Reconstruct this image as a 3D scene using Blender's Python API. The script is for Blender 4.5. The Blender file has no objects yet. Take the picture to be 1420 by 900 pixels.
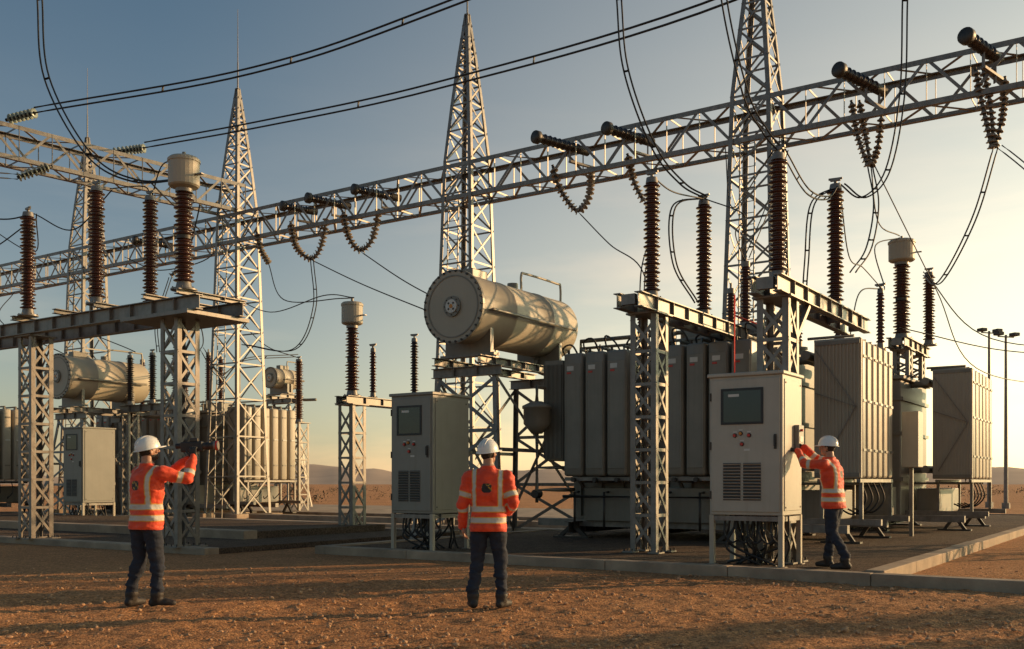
import bpy, bmesh, math, random
import numpy as np
from mathutils import Vector, Matrix, noise, Euler
random.seed(7); np.random.seed(7)
R=math.radians
scene=bpy.context.scene
YAW=R(-33.8)
U=Vector((math.cos(YAW),math.sin(YAW),0)); V=Vector((-math.sin(YAW),math.cos(YAW),0))
SUN_AZ=R(70); SUN_EL=R(12.5)

# ---------------------------------------------------------------- materials
M={}
def newmat(name):
    m=bpy.data.materials.new(name); m.use_nodes=True
    nt=m.node_tree; b=nt.nodes['Principled BSDF']; M[name]=m
    return m,nt,b
def N(nt,t,**k):
    n=nt.nodes.new(t)
    for a,v in k.items(): setattr(n,a,v)
    return n
def surf(name,col,rough=.5,metal=0.,var=.25,scale=3.,bump=.15,fine=40.,streak=0.,dust=None,coat=0.,bdist=.01):
    m,nt,b=newmat(name); L=nt.links.new
    tc=N(nt,'ShaderNodeTexCoord'); mp=N(nt,'ShaderNodeMapping')
    L(tc.outputs['Object'],mp.inputs['Vector'])
    n1=N(nt,'ShaderNodeTexNoise'); n1.inputs['Scale'].default_value=scale; n1.inputs['Detail'].default_value=5; n1.inputs['Roughness'].default_value=.65
    L(mp.outputs[0],n1.inputs['Vector'])
    r1=N(nt,'ShaderNodeMapRange'); r1.inputs[1].default_value=.3; r1.inputs[2].default_value=.7
    r1.inputs[3].default_value=1-var; r1.inputs[4].default_value=1+var*.6
    L(n1.outputs['Fac'],r1.inputs[0])
    mul=N(nt,'ShaderNodeMix',data_type='RGBA',blend_type='MULTIPLY'); mul.inputs[0].default_value=1
    mul.inputs[6].default_value=(*col,1); L(r1.outputs[0],mul.inputs[7])
    out=mul.outputs[2]
    if streak>0:
        mp2=N(nt,'ShaderNodeMapping'); mp2.inputs['Scale'].default_value=(14,14,.7); L(tc.outputs['Object'],mp2.inputs['Vector'])
        n2=N(nt,'ShaderNodeTexNoise'); n2.inputs['Scale'].default_value=1.; n2.inputs['Detail'].default_value=4; L(mp2.outputs[0],n2.inputs['Vector'])
        r2=N(nt,'ShaderNodeMapRange'); r2.inputs[1].default_value=.5; r2.inputs[2].default_value=.78; r2.inputs[4].default_value=streak
        L(n2.outputs['Fac'],r2.inputs[0])
        mx=N(nt,'ShaderNodeMix',data_type='RGBA'); L(r2.outputs[0],mx.inputs[0]); L(out,mx.inputs[6])
        mx.inputs[7].default_value=(*(dust or (.16,.11,.07)),1); out=mx.outputs[2]
    L(out,b.inputs['Base Color'])
    rr=N(nt,'ShaderNodeMapRange'); rr.inputs[3].default_value=max(.05,rough-.08); rr.inputs[4].default_value=min(1,rough+.12)
    L(n1.outputs['Fac'],rr.inputs[0]); L(rr.outputs[0],b.inputs['Roughness'])
    b.inputs['Metallic'].default_value=metal
    if coat: b.inputs['Coat Weight'].default_value=coat; b.inputs['Coat Roughness'].default_value=.15
    if bump>0:
        n3=N(nt,'ShaderNodeTexNoise'); n3.inputs['Scale'].default_value=fine; n3.inputs['Detail'].default_value=3; L(mp.outputs[0],n3.inputs['Vector'])
        bp=N(nt,'ShaderNodeBump'); bp.inputs['Strength'].default_value=bump; bp.inputs['Distance'].default_value=bdist
        L(n3.outputs['Fac'],bp.inputs['Height']); L(bp.outputs[0],b.inputs['Normal'])
    return m
surf('steel',(.23,.21,.185),.45,.35,.35,5,0,60,streak=.45,dust=(.13,.085,.055))
surf('steel_dark',(.065,.058,.05),.5,.4,.3,5,0,60)
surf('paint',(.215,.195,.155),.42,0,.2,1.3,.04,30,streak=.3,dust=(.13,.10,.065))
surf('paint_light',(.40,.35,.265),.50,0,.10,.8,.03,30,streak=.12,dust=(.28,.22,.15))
surf('cabinet',(.42,.385,.31),.42,0,.12,1.5,.04,50,streak=.22,dust=(.27,.21,.145))
surf('cabinet_grey',(.23,.22,.185),.42,0,.12,1.5,.04,50,streak=.22,dust=(.16,.13,.09))
surf('porcelain',(.070,.023,.013),.2,0,.3,4,0,30,coat=.5)
surf('porcelain_dark',(.028,.018,.015),.3,0,.3,4,0,30,coat=.4)
surf('porcelain_grey',(.24,.20,.16),.35,0,.25,6,0,30)
surf('glass_green',(.24,.27,.22),.25,0,.2,6,0,30)
surf('cable',(.025,.022,.020),.55,.3,.2,6,0)
surf('black_rubber',(.02,.02,.02),.5,0,.2,6,.05)
surf('screen',(.012,.016,.02),.08,0,.1,6,0)
surf('red',(.55,.03,.015),.4,0,.1,6,0)
surf('amber',(.6,.22,.02),.4,0,.1,6,0)
surf('label',(.6,.58,.52),.5,0,.1,6,0)
surf('concrete',(.36,.27,.185),.85,0,.45,1.2,.6,40,streak=0)
surf('hazy_hill',(.44,.32,.23),.95,0,.15,.02,.3,.3)  # aerial haze put into the base colour as a paler hill tone
surf('scrub',(.07,.06,.035),.9,0,.4,3,0)
surf('stone',(.50,.29,.155),.9,0,.5,9,0,60)
surf('skin',(.42,.22,.14),.5,0,.12,20,.05,150)
surf('lips',(.35,.12,.09),.5,0,.1,20,0)
surf('hair',(.025,.016,.01),.7,0,.4,80,.5,200)
surf('helmet',(.78,.77,.73),.3,0,.06,10,.02,40,coat=.3)
surf('trousers',(.022,.027,.042),.9,0,.35,12,.5,60,bdist=.006)
surf('boots',(.03,.022,.018),.6,0,.4,20,.4,90)
surf('glove',(.04,.037,.034),.8,0,.3,30,.4,120)
surf('eye',(.5,.48,.45),.2,0,.05,20,0)

def jacket_mat():
    m,nt,b=newmat('jacket'); L=nt.links.new
    tc=N(nt,'ShaderNodeTexCoord')
    n1=N(nt,'ShaderNodeTexNoise'); n1.inputs['Scale'].default_value=9; n1.inputs['Detail'].default_value=5; L(tc.outputs['Object'],n1.inputs['Vector'])
    cr=N(nt,'ShaderNodeValToRGB'); cr.color_ramp.elements[0].position=.3; cr.color_ramp.elements[0].color=(.66,.045,.010,1)
    cr.color_ramp.elements[1].position=.7; cr.color_ramp.elements[1].color=(.92,.085,.018,1); L(n1.outputs['Fac'],cr.inputs[0])
    at=N(nt,'ShaderNodeAttribute',attribute_name='stripe')
    l1=N(nt,'ShaderNodeMath',operation='LESS_THAN'); l1.inputs[1].default_value=0; L(at.outputs['Fac'],l1.inputs[0])
    l2=N(nt,'ShaderNodeMath',operation='LESS_THAN'); l2.inputs[1].default_value=.009; L(at.outputs['Fac'],l2.inputs[0])
    mxy=N(nt,'ShaderNodeMix',data_type='RGBA'); L(l2.outputs[0],mxy.inputs[0]); L(cr.outputs[0],mxy.inputs[6]); mxy.inputs[7].default_value=(.75,.36,.05,1)
    mx=N(nt,'ShaderNodeMix',data_type='RGBA'); L(l1.outputs[0],mx.inputs[0]); L(mxy.outputs[2],mx.inputs[6]); mx.inputs[7].default_value=(.56,.53,.46,1)
    a2=N(nt,'ShaderNodeAttribute',attribute_name='emblem')
    l3=N(nt,'ShaderNodeMath',operation='LESS_THAN'); l3.inputs[1].default_value=0; L(a2.outputs['Fac'],l3.inputs[0])
    n4=N(nt,'ShaderNodeTexNoise'); n4.inputs['Scale'].default_value=28; L(tc.outputs['Object'],n4.inputs['Vector'])
    c4=N(nt,'ShaderNodeValToRGB'); c4.color_ramp.elements[0].position=.56; c4.color_ramp.elements[1].position=.6
    c4.color_ramp.elements[0].color=(.02,.02,.02,1); c4.color_ramp.elements[1].color=(.5,.3,.05,1); L(n4.outputs['Fac'],c4.inputs[0])
    m3=N(nt,'ShaderNodeMix',data_type='RGBA'); L(l3.outputs[0],m3.inputs[0]); L(mx.outputs[2],m3.inputs[6]); L(c4.outputs[0],m3.inputs[7])
    L(m3.outputs[2],b.inputs['Base Color']); b.inputs['Roughness'].default_value=.7
    b.inputs['Sheen Weight'].default_value=.2
    n3=N(nt,'ShaderNodeTexNoise'); n3.inputs['Scale'].default_value=22; n3.inputs['Detail'].default_value=3; L(tc.outputs['Object'],n3.inputs['Vector'])
    bp=N(nt,'ShaderNodeBump'); bp.inputs['Strength'].default_value=.6; bp.inputs['Distance'].default_value=.012
    L(n3.outputs['Fac'],bp.inputs['Height']); L(bp.outputs[0],b.inputs['Normal'])
jacket_mat()

def ground_mat(name,c1,c2,c3,big=.25):
    m,nt,b=newmat(name); L=nt.links.new
    tc=N(nt,'ShaderNodeTexCoord')
    def noi(s,d=5,r=.6):
        n=N(nt,'ShaderNodeTexNoise'); n.inputs['Scale'].default_value=s; n.inputs['Detail'].default_value=d; n.inputs['Roughness'].default_value=r
        L(tc.outputs['Object'],n.inputs['Vector']); return n
    a=noi(big,5); f=noi(22,4,.75); g=noi(3.,5,.7)
    cr=N(nt,'ShaderNodeValToRGB'); e=cr.color_ramp.elements; e[0].position=.36; e[0].color=(*c1,1); e[1].position=.64; e[1].color=(*c2,1)
    ad=N(nt,'ShaderNodeMath',operation='ADD'); L(a.outputs['Fac'],ad.inputs[0]); L(g.outputs['Fac'],ad.inputs[1])
    hf=N(nt,'ShaderNodeMath',operation='MULTIPLY'); hf.inputs[1].default_value=.5; L(ad.outputs[0],hf.inputs[0]); L(hf.outputs[0],cr.inputs[0])
    vr=N(nt,'ShaderNodeTexVoronoi'); vr.inputs['Scale'].default_value=38; L(tc.outputs['Object'],vr.inputs['Vector'])
    r2=N(nt,'ShaderNodeMapRange'); r2.inputs[1].default_value=.40; r2.inputs[2].default_value=.66; r2.inputs[3].default_value=0; r2.inputs[4].default_value=.6; L(f.outputs['Fac'],r2.inputs[0])
    mx=N(nt,'ShaderNodeMix',data_type='RGBA'); L(r2.outputs[0],mx.inputs[0]); L(cr.outputs[0],mx.inputs[6]); mx.inputs[7].default_value=(*c3,1)
    sp=N(nt,'ShaderNodeSeparateColor'); L(vr.outputs['Color'],sp.inputs[0])
    r3=N(nt,'ShaderNodeMapRange'); r3.inputs[3].default_value=.55; r3.inputs[4].default_value=1.4; L(sp.outputs[0],r3.inputs[0])
    ml=N(nt,'ShaderNodeMix',data_type='RGBA',blend_type='MULTIPLY'); ml.inputs[0].default_value=1; L(mx.outputs[2],ml.inputs[6]); L(r3.outputs[0],ml.inputs[7])
    L(ml.outputs[2],b.inputs['Base Color']); b.inputs['Roughness'].default_value=.95
    b.inputs['Specular IOR Level'].default_value=.2
    b1=N(nt,'ShaderNodeBump'); b1.inputs['Strength'].default_value=1.; b1.inputs['Distance'].default_value=.05; L(f.outputs['Fac'],b1.inputs['Height'])
    b2=N(nt,'ShaderNodeBump'); b2.inputs['Strength'].default_value=.9; b2.inputs['Distance'].default_value=.014; b2.invert=True; L(vr.outputs['Distance'],b2.inputs['Height']); L(b1.outputs[0],b2.inputs['Normal'])
    L(b2.outputs[0],b.inputs['Normal'])
ground_mat('sand',(.44,.205,.085),(.68,.345,.15),(.30,.14,.062))
ground_mat('gravel_dark',(.10,.07,.05),(.19,.13,.085),(.06,.044,.033))

# ---------------------------------------------------------------- mesh builder
def frame(d):
    d=Vector(d).normalized()
    a=Vector((0,0,1)) if abs(d.z)<.95 else Vector((1,0,0))
    x=d.cross(a).normalized(); y=x.cross(d).normalized()
    return d,x,y
class MB:
    def __init__(s): s.v=[];s.f=[];s.m=[];s.s=[];s.names=[]
    def mi(s,n):
        if n not in s.names: s.names.append(n)
        return s.names.index(n)
    def add(s,vs,fs,mat,smooth=False):
        o=len(s.v); s.v.extend([tuple(p) for p in vs]); k=s.mi(mat)
        for f in fs: s.f.append([i+o for i in f]); s.m.append(k); s.s.append(smooth)
    def box(s,lo,hi,mat):
        x0,y0,z0=lo;x1,y1,z1=hi
        s.add([(x0,y0,z0),(x1,y0,z0),(x1,y1,z0),(x0,y1,z0),(x0,y0,z1),(x1,y0,z1),(x1,y1,z1),(x0,y1,z1)],
              [(0,3,2,1),(4,5,6,7),(0,1,5,4),(1,2,6,5),(2,3,7,6),(3,0,4,7)],mat)
    def rbox(s,lo,hi,mat,b=.02,seg=2,smooth=False):
        bm=bmesh.new(); bmesh.ops.create_cube(bm,size=1)
        lo=Vector(lo);hi=Vector(hi);c=(lo+hi)/2;d=hi-lo
        for v in bm.verts: v.co=Vector((v.co.x*d.x,v.co.y*d.y,v.co.z*d.z))+c
        bmesh.ops.bevel(bm,geom=bm.edges[:],offset=b,segments=seg,profile=.5,affect='EDGES')
        bm.verts.index_update()
        s.add([v.co for v in bm.verts],[[v.index for v in f.verts] for f in bm.faces],mat,smooth); bm.free()
    def bar(s,p0,p1,w,h,mat,up=None):
        p0=Vector(p0);p1=Vector(p1)
        d,x,y=frame(p1-p0)
        if up is not None:
            x=d.cross(Vector(up)).normalized(); y=x.cross(d).normalized()
        vs=[]
        for p in(p0,p1):
            for a,c in((-1,-1),(1,-1),(1,1),(-1,1)): vs.append(p+x*(a*w/2)+y*(c*h/2))
        s.add(vs,[(0,1,2,3),(7,6,5,4),(0,4,5,1),(1,5,6,2),(2,6,7,3),(3,7,4,0)],mat)
    def angle(s,p0,p1,a,b,w,t,mat):
        p0=Vector(p0);p1=Vector(p1);a=Vector(a);b=Vector(b)
        prof=[(0,0),(w,0),(w,t),(t,t),(t,w),(0,w)]
        vs=[p+a*i+b*j for p in(p0,p1) for i,j in prof]
        fs=[(0,1,2,3),(0,3,4,5),(9,8,7,6),(11,10,9,6)]+[(i,i+6,(i+1)%6+6,(i+1)%6) for i in range(6)]
        s.add(vs,fs,mat)
    def cyl(s,p0,p1,r0,mat,r1=None,n=16,caps=True,smooth=True):
        r1=r0 if r1 is None else r1
        p0=Vector(p0);p1=Vector(p1);d,x,y=frame(p1-p0)
        vs=[p+x*(r*math.cos(2*math.pi*i/n))+y*(r*math.sin(2*math.pi*i/n)) for p,r in((p0,r0),(p1,r1)) for i in range(n)]
        s.add(vs,[(i,(i+1)%n,(i+1)%n+n,i+n) for i in range(n)],mat,smooth)
        if caps: s.add(vs[:n],[tuple(range(n))[::-1]],mat); s.add(vs[n:],[tuple(range(n))],mat)
    def lathe(s,prof,p0,axis,mat,n=18,smooth=True):
        p0=Vector(p0);d,x,y=frame(axis)
        P=np.array(prof,dtype=float); th=2*np.pi*np.arange(n)/n
        x=np.array(x);y=np.array(y);d=np.array(d)
        ring=np.outer(np.cos(th),x)+np.outer(np.sin(th),y)
        vs=(np.array(p0)+P[:,1][:,None,None]*d+P[:,0][:,None,None]*ring[None]).reshape(-1,3)
        k=len(prof)-1; i=np.arange(n); j=(i+1)%n
        fs=np.concatenate([np.stack([q*n+i,q*n+j,(q+1)*n+j,(q+1)*n+i],-1) for q in range(k)])
        s.add(vs.tolist(),fs.tolist(),mat,smooth)
    def tube(s,path,r,mat,n=6):
        P=[Vector(p) for p in path]; vs=[];fs=[]; prev=None
        for i,p in enumerate(P):
            d=(P[min(i+1,len(P)-1)]-P[max(i-1,0)]).normalized()
            if prev is None: _,x,y=frame(d)
            else:
                x=(prev-d*prev.dot(d)).normalized(); y=d.cross(x)
            prev=x
            for k in range(n): vs.append(p+x*(r*math.cos(2*math.pi*k/n))+y*(r*math.sin(2*math.pi*k/n)))
        for i in range(len(P)-1):
            for k in range(n): fs.append((i*n+k,i*n+(k+1)%n,(i+1)*n+(k+1)%n,(i+1)*n+k))
        fs.append(tuple(range(n))[::-1]); fs.append(tuple(range((len(P)-1)*n,len(P)*n)))
        s.add(vs,fs,mat,True)
    def mesh(s,name):
        me=bpy.data.meshes.new(name); me.from_pydata(s.v,[],s.f)
        for n in s.names: me.materials.append(M[n])
        me.polygons.foreach_set('material_index',s.m); me.polygons.foreach_set('use_smooth',s.s)
        me.update(); 
        bm=bmesh.new(); bm.from_mesh(me); bmesh.ops.recalc_face_normals(bm,faces=bm.faces); bm.to_mesh(me); bm.free()
        return me
    def finish(s,name,loc=(0,0,0),rz=0,parent=None):
        return place(name,s.mesh(name),loc,rz,parent)
def place(name,me,loc=(0,0,0),rz=0,parent=None):
    o=bpy.data.objects.new(name,me); scene.collection.objects.link(o)
    o.location=loc; o.rotation_euler=(0,0,rz)
    if parent: o.parent=parent
    return o
def spline(pts,seg=10):
    P=[Vector(p) for p in pts]
    P=[P[0]*2-P[1]]+P+[P[-1]*2-P[-2]]; out=[]
    for i in range(1,len(P)-2):
        for k in range(seg):
            t=k/seg; a,b,c,d=P[i-1],P[i],P[i+1],P[i+2]
            out.append(.5*((2*b)+(c-a)*t+(2*a-5*b+4*c-d)*t*t+(3*b-a-3*c+d)*t**3))
    out.append(P[-2]); return out
def W(o,s,t,z=0):
    return Vector((o[0],o[1],0))+U*s+V*t+Vector((0,0,z))

# ---------------------------------------------------------------- people
def ellipsoid(mb,c,r,n=16,m=10,rot=None):
    vs=[];fs=[]; c=Vector(c)
    for j in range(m+1):
        ph=-math.pi/2+math.pi*j/m
        for i in range(n):
            th=2*math.pi*i/n; p=Vector((r[0]*math.cos(ph)*math.cos(th),r[1]*math.cos(ph)*math.sin(th),r[2]*math.sin(ph)))
            if rot: p=rot@p
            vs.append(c+p)
    for j in range(m):
        for i in range(n): fs.append((j*n+i,j*n+(i+1)%n,(j+1)*n+(i+1)%n,(j+1)*n+i))
    mb.add(vs,fs,'skin')
def capsule(mb,p0,r0,p1,r1,n=14):
    p0=Vector(p0);p1=Vector(p1);d=(p1-p0);L=d.length; prof=[]
    for k in range(6): a=math.pi/2*(k/5); prof.append((max(.0005,r0*math.sin(a)),-r0*math.cos(a)))
    for k in range(6): a=math.pi/2*(k/5); prof.append((max(.0005,r1*math.cos(a)),L+r1*math.sin(a)))
    mb.lathe(prof,p0,d,'skin',n)
def loft(mb,rings,n=24):
    vs=[];fs=[]
    for (c,rx,ry) in rings:
        for i in range(n):
            th=2*math.pi*i/n; ct,st=math.cos(th),math.sin(th)
            ex=.85
            vs.append(Vector(c)+Vector((rx*math.copysign(abs(ct)**ex,ct),ry*math.copysign(abs(st)**ex,st),0)))
    for j in range(len(rings)-1):
        for i in range(n): fs.append((j*n+i,j*n+(i+1)%n,(j+1)*n+(i+1)%n,(j+1)*n+i))
    fs.append(tuple(range(n))[::-1]); fs.append(tuple(range((len(rings)-1)*n,len(rings)*n)))
    mb.add(vs,fs,'skin')
def remesh(mb,vox,smooth=2):
    me=mb.mesh('tmp'); o=place('tmp',me)
    bm=bmesh.new(); bm.from_mesh(me); bmesh.ops.remove_doubles(bm,verts=bm.verts,dist=.0006); bm.to_mesh(me); bm.free()
    r=o.modifiers.new('r','REMESH'); r.mode='VOXEL'; r.voxel_size=vox; r.use_smooth_shade=True
    s=o.modifiers.new('s','SMOOTH'); s.factor=.5; s.iterations=smooth
    dg=bpy.context.evaluated_depsgraph_get(); dg.update()
    out=bpy.data.meshes.new_from_object(o.evaluated_get(dg))
    bpy.data.objects.remove(o); return out
def segd(p,a,b):
    ab=b-a; t=max(0,min(1,(p-a).dot(ab)/ab.length_squared)); return (p-(a+ab*t)).length,t
def hand(parent,wrist,f,n,side,curl,mat,name):
    f=Vector(f).normalized(); n=Vector(n); n=(n-f*n.dot(f)).normalized(); w=f.cross(n)*side
    wrist=Vector(wrist); mb=MB()
    rot=Matrix((w,f,n)).transposed()
    capsule(mb,wrist-f*.03,.027,wrist+f*.02,.027)
    ellipsoid(mb,wrist+f*.055,(.043,.056,.018),rot=rot)
    ellipsoid(mb,wrist+f*.045+w*.022+n*.006,(.02,.035,.018),rot=rot)
    for k,(o,l) in enumerate(((.032,.072),(.011,.082),(-.011,.076),(-.031,.060))):
        p=wrist+f*.092+w*o; d=(f+w*o*2.5).normalized(); seg=(l*.45,l*.32,l*.26); rr=(.0105,.0095,.0085,.0075); a=0
        capsule(mb,p-f*.03,.011,p,.0108)
        for j in range(3):
            a+=curl*(.8 if j==0 else 1.); dd=(d*math.cos(a)+n*math.sin(a)).normalized(); q=p+dd*seg[j]; capsule(mb,p,rr[j],q,rr[j+1],10); p=q
    p=wrist+f*.03+w*.035; d=(f*.6+w*.75+n*.35).normalized()
    capsule(mb,wrist+f*.02+w*.02,.016,p,.015)
    for j in range(3):
        q=p+d*(.034,.030,.024)[j]; capsule(mb,p,(.014,.0125,.011)[j],q,(.0125,.011,.009)[j],10); p=q; d=(d+f*.35+n*curl*.5).normalized()
    me=remesh(mb,.0042,2); me.materials.clear(); me.materials.append(M[mat])
    place(name,me,parent=parent)
def head(parent,c,rz,pitch,hair=True,beard=False):
    mb=MB()
    ellipsoid(mb,(0,-.008,.015),(.077,.097,.10),20,14); ellipsoid(mb,(0,.022,-.055),(.058,.068,.062),18,12)
    ellipsoid(mb,(0,.07,-.088),(.024,.022,.02)); capsule(mb,(0,.092,.012),.009,(0,.112,-.022),.014); ellipsoid(mb,(0,.098,-.028),(.019,.014,.009))
    ellipsoid(mb,(0,.083,.025),(.05,.014,.011)); ellipsoid(mb,(0,.086,-.052),(.025,.012,.006)); ellipsoid(mb,(0,.085,-.063),(.022,.012,.006))
    for s in(-1,1):
        ellipsoid(mb,(s*.078,-.008,-.012),(.009,.019,.031),rot=Matrix.Rotation(s*.35,3,'Z')); ellipsoid(mb,(s*.045,.06,-.018),(.022,.022,.018))
    me=remesh(mb,.0052,2); me.materials.clear()
    for k in('skin','hair','lips'): me.materials.append(M[k])
    for p in me.polygons:
        x,y,z=p.center; m=0
        if y<.012+.3*(z) and abs(x)<.0775 and z>-.085 and not (y>-.03 and z<-.03 and abs(x)>.06): m=1
        if z>.045: m=1
        if beard and z<-.045 and y>-.01 and not(abs(x)<.024 and -.068<z<-.047): m=1
        if abs(x)<.024 and y>.08 and -.068<z<-.047: m=2
        if .024<abs(z-.0)<.034 and z>0 and .018<abs(x)<.05 and y>.075: m=1
        p.material_index=m
    e=bpy.data.objects.new('head',me); scene.collection.objects.link(e); e.parent=parent
    e.location=c; e.rotation_euler=Euler((pitch,0,rz))
    mb=MB()
    for s in(-1,1):
        mb.lathe([(.0005,-.011),(.008,-.008),(.011,0),(.008,.008),(.0005,.011)],(s*.032,.078,.004),(0,0,1),'eye',10)
        mb.lathe([(.0005,0),(.005,-.0006),(.005,-.002)],(s*.032,.0898,.004),(0,1,0),'black_rubber',8)
    mb.finish('eyes',parent=e)
    mb=MB(); n=32; rings=[]
    for k in range(9):
        a=math.pi/2*k/8; rings.append((math.cos(a),math.sin(a)))
    vs=[];fs=[]
    for (c_,s_) in [(1.0,-.16)]+rings:
        for i in range(n):
            th=2*math.pi*i/n; vs.append((.112*c_*math.cos(th),.138*c_*math.sin(th)-.004,.045+.122*s_))
    for j in range(9):
        for i in range(n): fs.append((j*n+i,j*n+(i+1)%n,(j+1)*n+(i+1)%n,(j+1)*n+i))
    mb.add(vs,fs,'helmet',True)
    vs=[];fs=[]
    for layer in range(2):
        for i in range(n):
            th=2*math.pi*i/n; fr=max(0,math.sin(th))
            ro=(.016+.05*fr**1.5) if layer else -.004
            vs.append(((.112+ro*.8)*math.cos(th),(.138+ro)*math.sin(th)-.004,.030-(.012*fr if layer else 0)))
    for layer in range(2):
        for i in range(n): vs.append((vs[layer*n+i][0],vs[layer*n+i][1],vs[layer*n+i][2]-.007))
    for i in range(n):
        j=(i+1)%n
        fs+=[(i,j,n+j,n+i),(2*n+i,3*n+i,3*n+j,2*n+j),(n+i,n+j,3*n+j,3*n+i)]
    mb.add(vs,fs,'helmet',True)
    for x in(-.028,0,.028):
        pts=[(x,.135*math.cos(t)-.004,.045+.123*math.sin(t)) for t in [math.pi*(.12+.76*k/12) for k in range(13)]]
        mb.tube(pts,.007 if x==0 else .0045,'helmet',6)
    mb.lathe([(.079,0),(.082,0),(.082,.02),(.079,.02)],(0,-.02,.01),(0,0,1),'black_rubber',20)
    mb.finish('hard_hat',parent=e)
    return e
def person(name,loc,rz,scale,J,headrot,hands,seed=0,beard=False,glove='glove'):
    root=bpy.data.objects.new(name,None); scene.collection.objects.link(root)
    root.location=loc; root.rotation_euler=(0,0,rz); root.scale=(scale,)*3; root.empty_display_size=.3
    V3=lambda k:Vector(J[k]); mb=MB()
    lean=J.get('lean',(0,0)); 
    def sp(z): k=max(0,(z-.95)/.55); return (lean[0]*k,lean[1]*k,z)
    for s in('R','L'):
        hp,kn,an=V3('hip'+s),V3('knee'+s),V3('ank'+s)
        capsule(mb,hp+Vector((0,0,-.02)),.108,kn,.078); capsule(mb,kn,.078,an+Vector((0,0,.12)),.064); capsule(mb,an+Vector((0,0,.12)),.066,an+Vector((0,-.005,.0)),.063)
        mb.lathe([(.001,.0),(.074,.0),(.070,.03),(.064,.12),(.001,.12)],(an.x,an.y,an.z+.03),(0,0,1),'skin',14)
        fd=Vector(J.get('foot'+s,(0,1,0))).normalized(); a0=Vector((an.x,an.y,0))
        capsule(mb,a0-fd*.045+Vector((0,0,.045)),.047,a0+fd*.10+Vector((0,0,.042)),.049); capsule(mb,a0+fd*.1+Vector((0,0,.04)),.048,a0+fd*.165+Vector((0,0,.034)),.038)
        capsule(mb,a0+Vector((0,0,.05)),.05,an+Vector((0,0,.05)),.052)
        sh,el,wr=V3('sh'+s),V3('el'+s),V3('wr'+s)
        capsule(mb,sh,.082,sh.lerp(el,.5),.073); capsule(mb,sh.lerp(el,.5),.073,el,.063); capsule(mb,el,.064,wr,.048)
        q=1 if s=='R' else -1
        capsule(mb,Vector(sp(1.47))+Vector((q*.05,0,0)),.065,sh,.076)
    ellipsoid(mb,(0,-.02,.93),(.17,.13,.13))
    loft(mb,[((0,-.005,.835),.196,.150),((0,-.005,.86),.204,.156),((0,0,1.0),.194,.146),((*sp(1.08)[:2],1.08),.188,.140),((*sp(1.2)[:2],1.2),.200,.146),((*sp(1.32)[:2],1.32),.213,.15),((*sp(1.41)[:2],1.41),.203,.138),((*sp(1.47)[:2],1.47),.15,.108),((*sp(1.515)[:2],1.515),.09,.082),((*sp(1.555)[:2],1.555),.075,.075)])
    nb=Vector(sp(1.5)); hc=Vector(J.get('head',(lean[0]*1.3,lean[1]*1.3+.02,1.685)))
    capsule(mb,nb,.060,hc+Vector((0,-.025,-.06)),.056)
    me=remesh(mb,.0125,3); me.materials.clear()
    for k in('jacket','trousers','boots','skin'): me.materials.append(M[k])
    n=len(me.vertices); st=[1.]*n; em=[1.]*n; lab=[0]*n
    arms=[(V3('sh'+s),V3('el'+s),V3('wr'+s)) for s in('R','L')]
    for v in me.vertices:
        p=v.co.copy(); best=9;bd=0
        for a,b,c in arms:
            d1,t1=segd(p,a,b); d2,t2=segd(p,b,c)
            if d1-.076<best: best=d1-.076; bd=t1*(b-a).length
            if d2-.06<best: best=d2-.06; bd=(b-a).length+t2*(c-b).length
        c=Vector(sp(p.z)); tx=p.x-c.x; ty=p.y-c.y
        intorso=(tx/.213)**2+(ty/.158)**2<1.12 and .82<p.z<1.57
        if best<.02 and bd>.10 or (best<.02 and not intorso):
            lab[v.index]=0; st[v.index]=min(abs(bd-.20)-.024,abs(bd-.36)-.024)
        elif p.z<.165: lab[v.index]=2
        elif p.z<.838: lab[v.index]=1
        elif p.z>1.55: lab[v.index]=3
        else:
            bands=min(abs(p.z-.96)-.026,abs(p.z-1.08)-.026)
            brace=max(abs(abs(tx)-.145)-.018,1.08-p.z)
            st[v.index]=min(bands,brace)
            if ty<0: em[v.index]=max(abs(tx)-.055,abs(p.z-1.31)-.05,(abs(tx)+abs(p.z-1.31))-.085)
        k=.0
        if lab[v.index] in(0,1):
            q=Vector((p.x*5+seed,p.y*5,p.z*11)); k=.018*noise.noise(q)+.010*noise.noise(q*2.7)
            if lab[v.index]==1 and p.z<.42: k+=.008*math.sin(p.z*50+p.x*20+4*noise.noise(q))
            if p.z<.86 and p.z>.83: k=0
        v.co=v.co+v.normal*k
        if v.co.z<.004: v.co.z=.0
    for p in me.polygons:
        ls=[lab[i] for i in p.vertices]; p.material_index=max(set(ls),key=ls.count); p.use_smooth=True
    a=me.attributes.new('stripe','FLOAT','POINT'); a.data.foreach_set('value',st)
    a=me.attributes.new('emblem','FLOAT','POINT'); a.data.foreach_set('value',em)
    place('body',me,parent=root)
    head(root,hc,headrot[0],headrot[1],beard=beard)
    for i,(s,f,nn,side,curl) in enumerate(hands):
        hand(root,V3('wr'+s),f,nn,side,curl,glove,'hand' )
    return root
person('worker',(-.26,10.95,.0),R(-6),1.0,dict(hipR=(.095,0,.92),kneeR=(.13,.03,.5),ankR=(.15,-.03,.09),footR=(.45,1,0),hipL=(-.095,0,.92),kneeL=(-.125,.03,.5),ankL=(-.16,-.06,.09),footL=(-.35,1,0),
   shR=(.205,-.01,1.43),elR=(.29,-.06,1.15),wrR=(.20,.19,1.04),shL=(-.205,-.01,1.43),elL=(-.285,-.03,1.14),wrL=(-.29,.05,.90),lean=(0,-.01)),
   (R(-22),R(10)),[('R',(-.5,1,.2),(-1,-.3,0),1,.5),('L',(.0,.15,-1),(1,.1,0),1,.45)],1,glove='skin')
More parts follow.
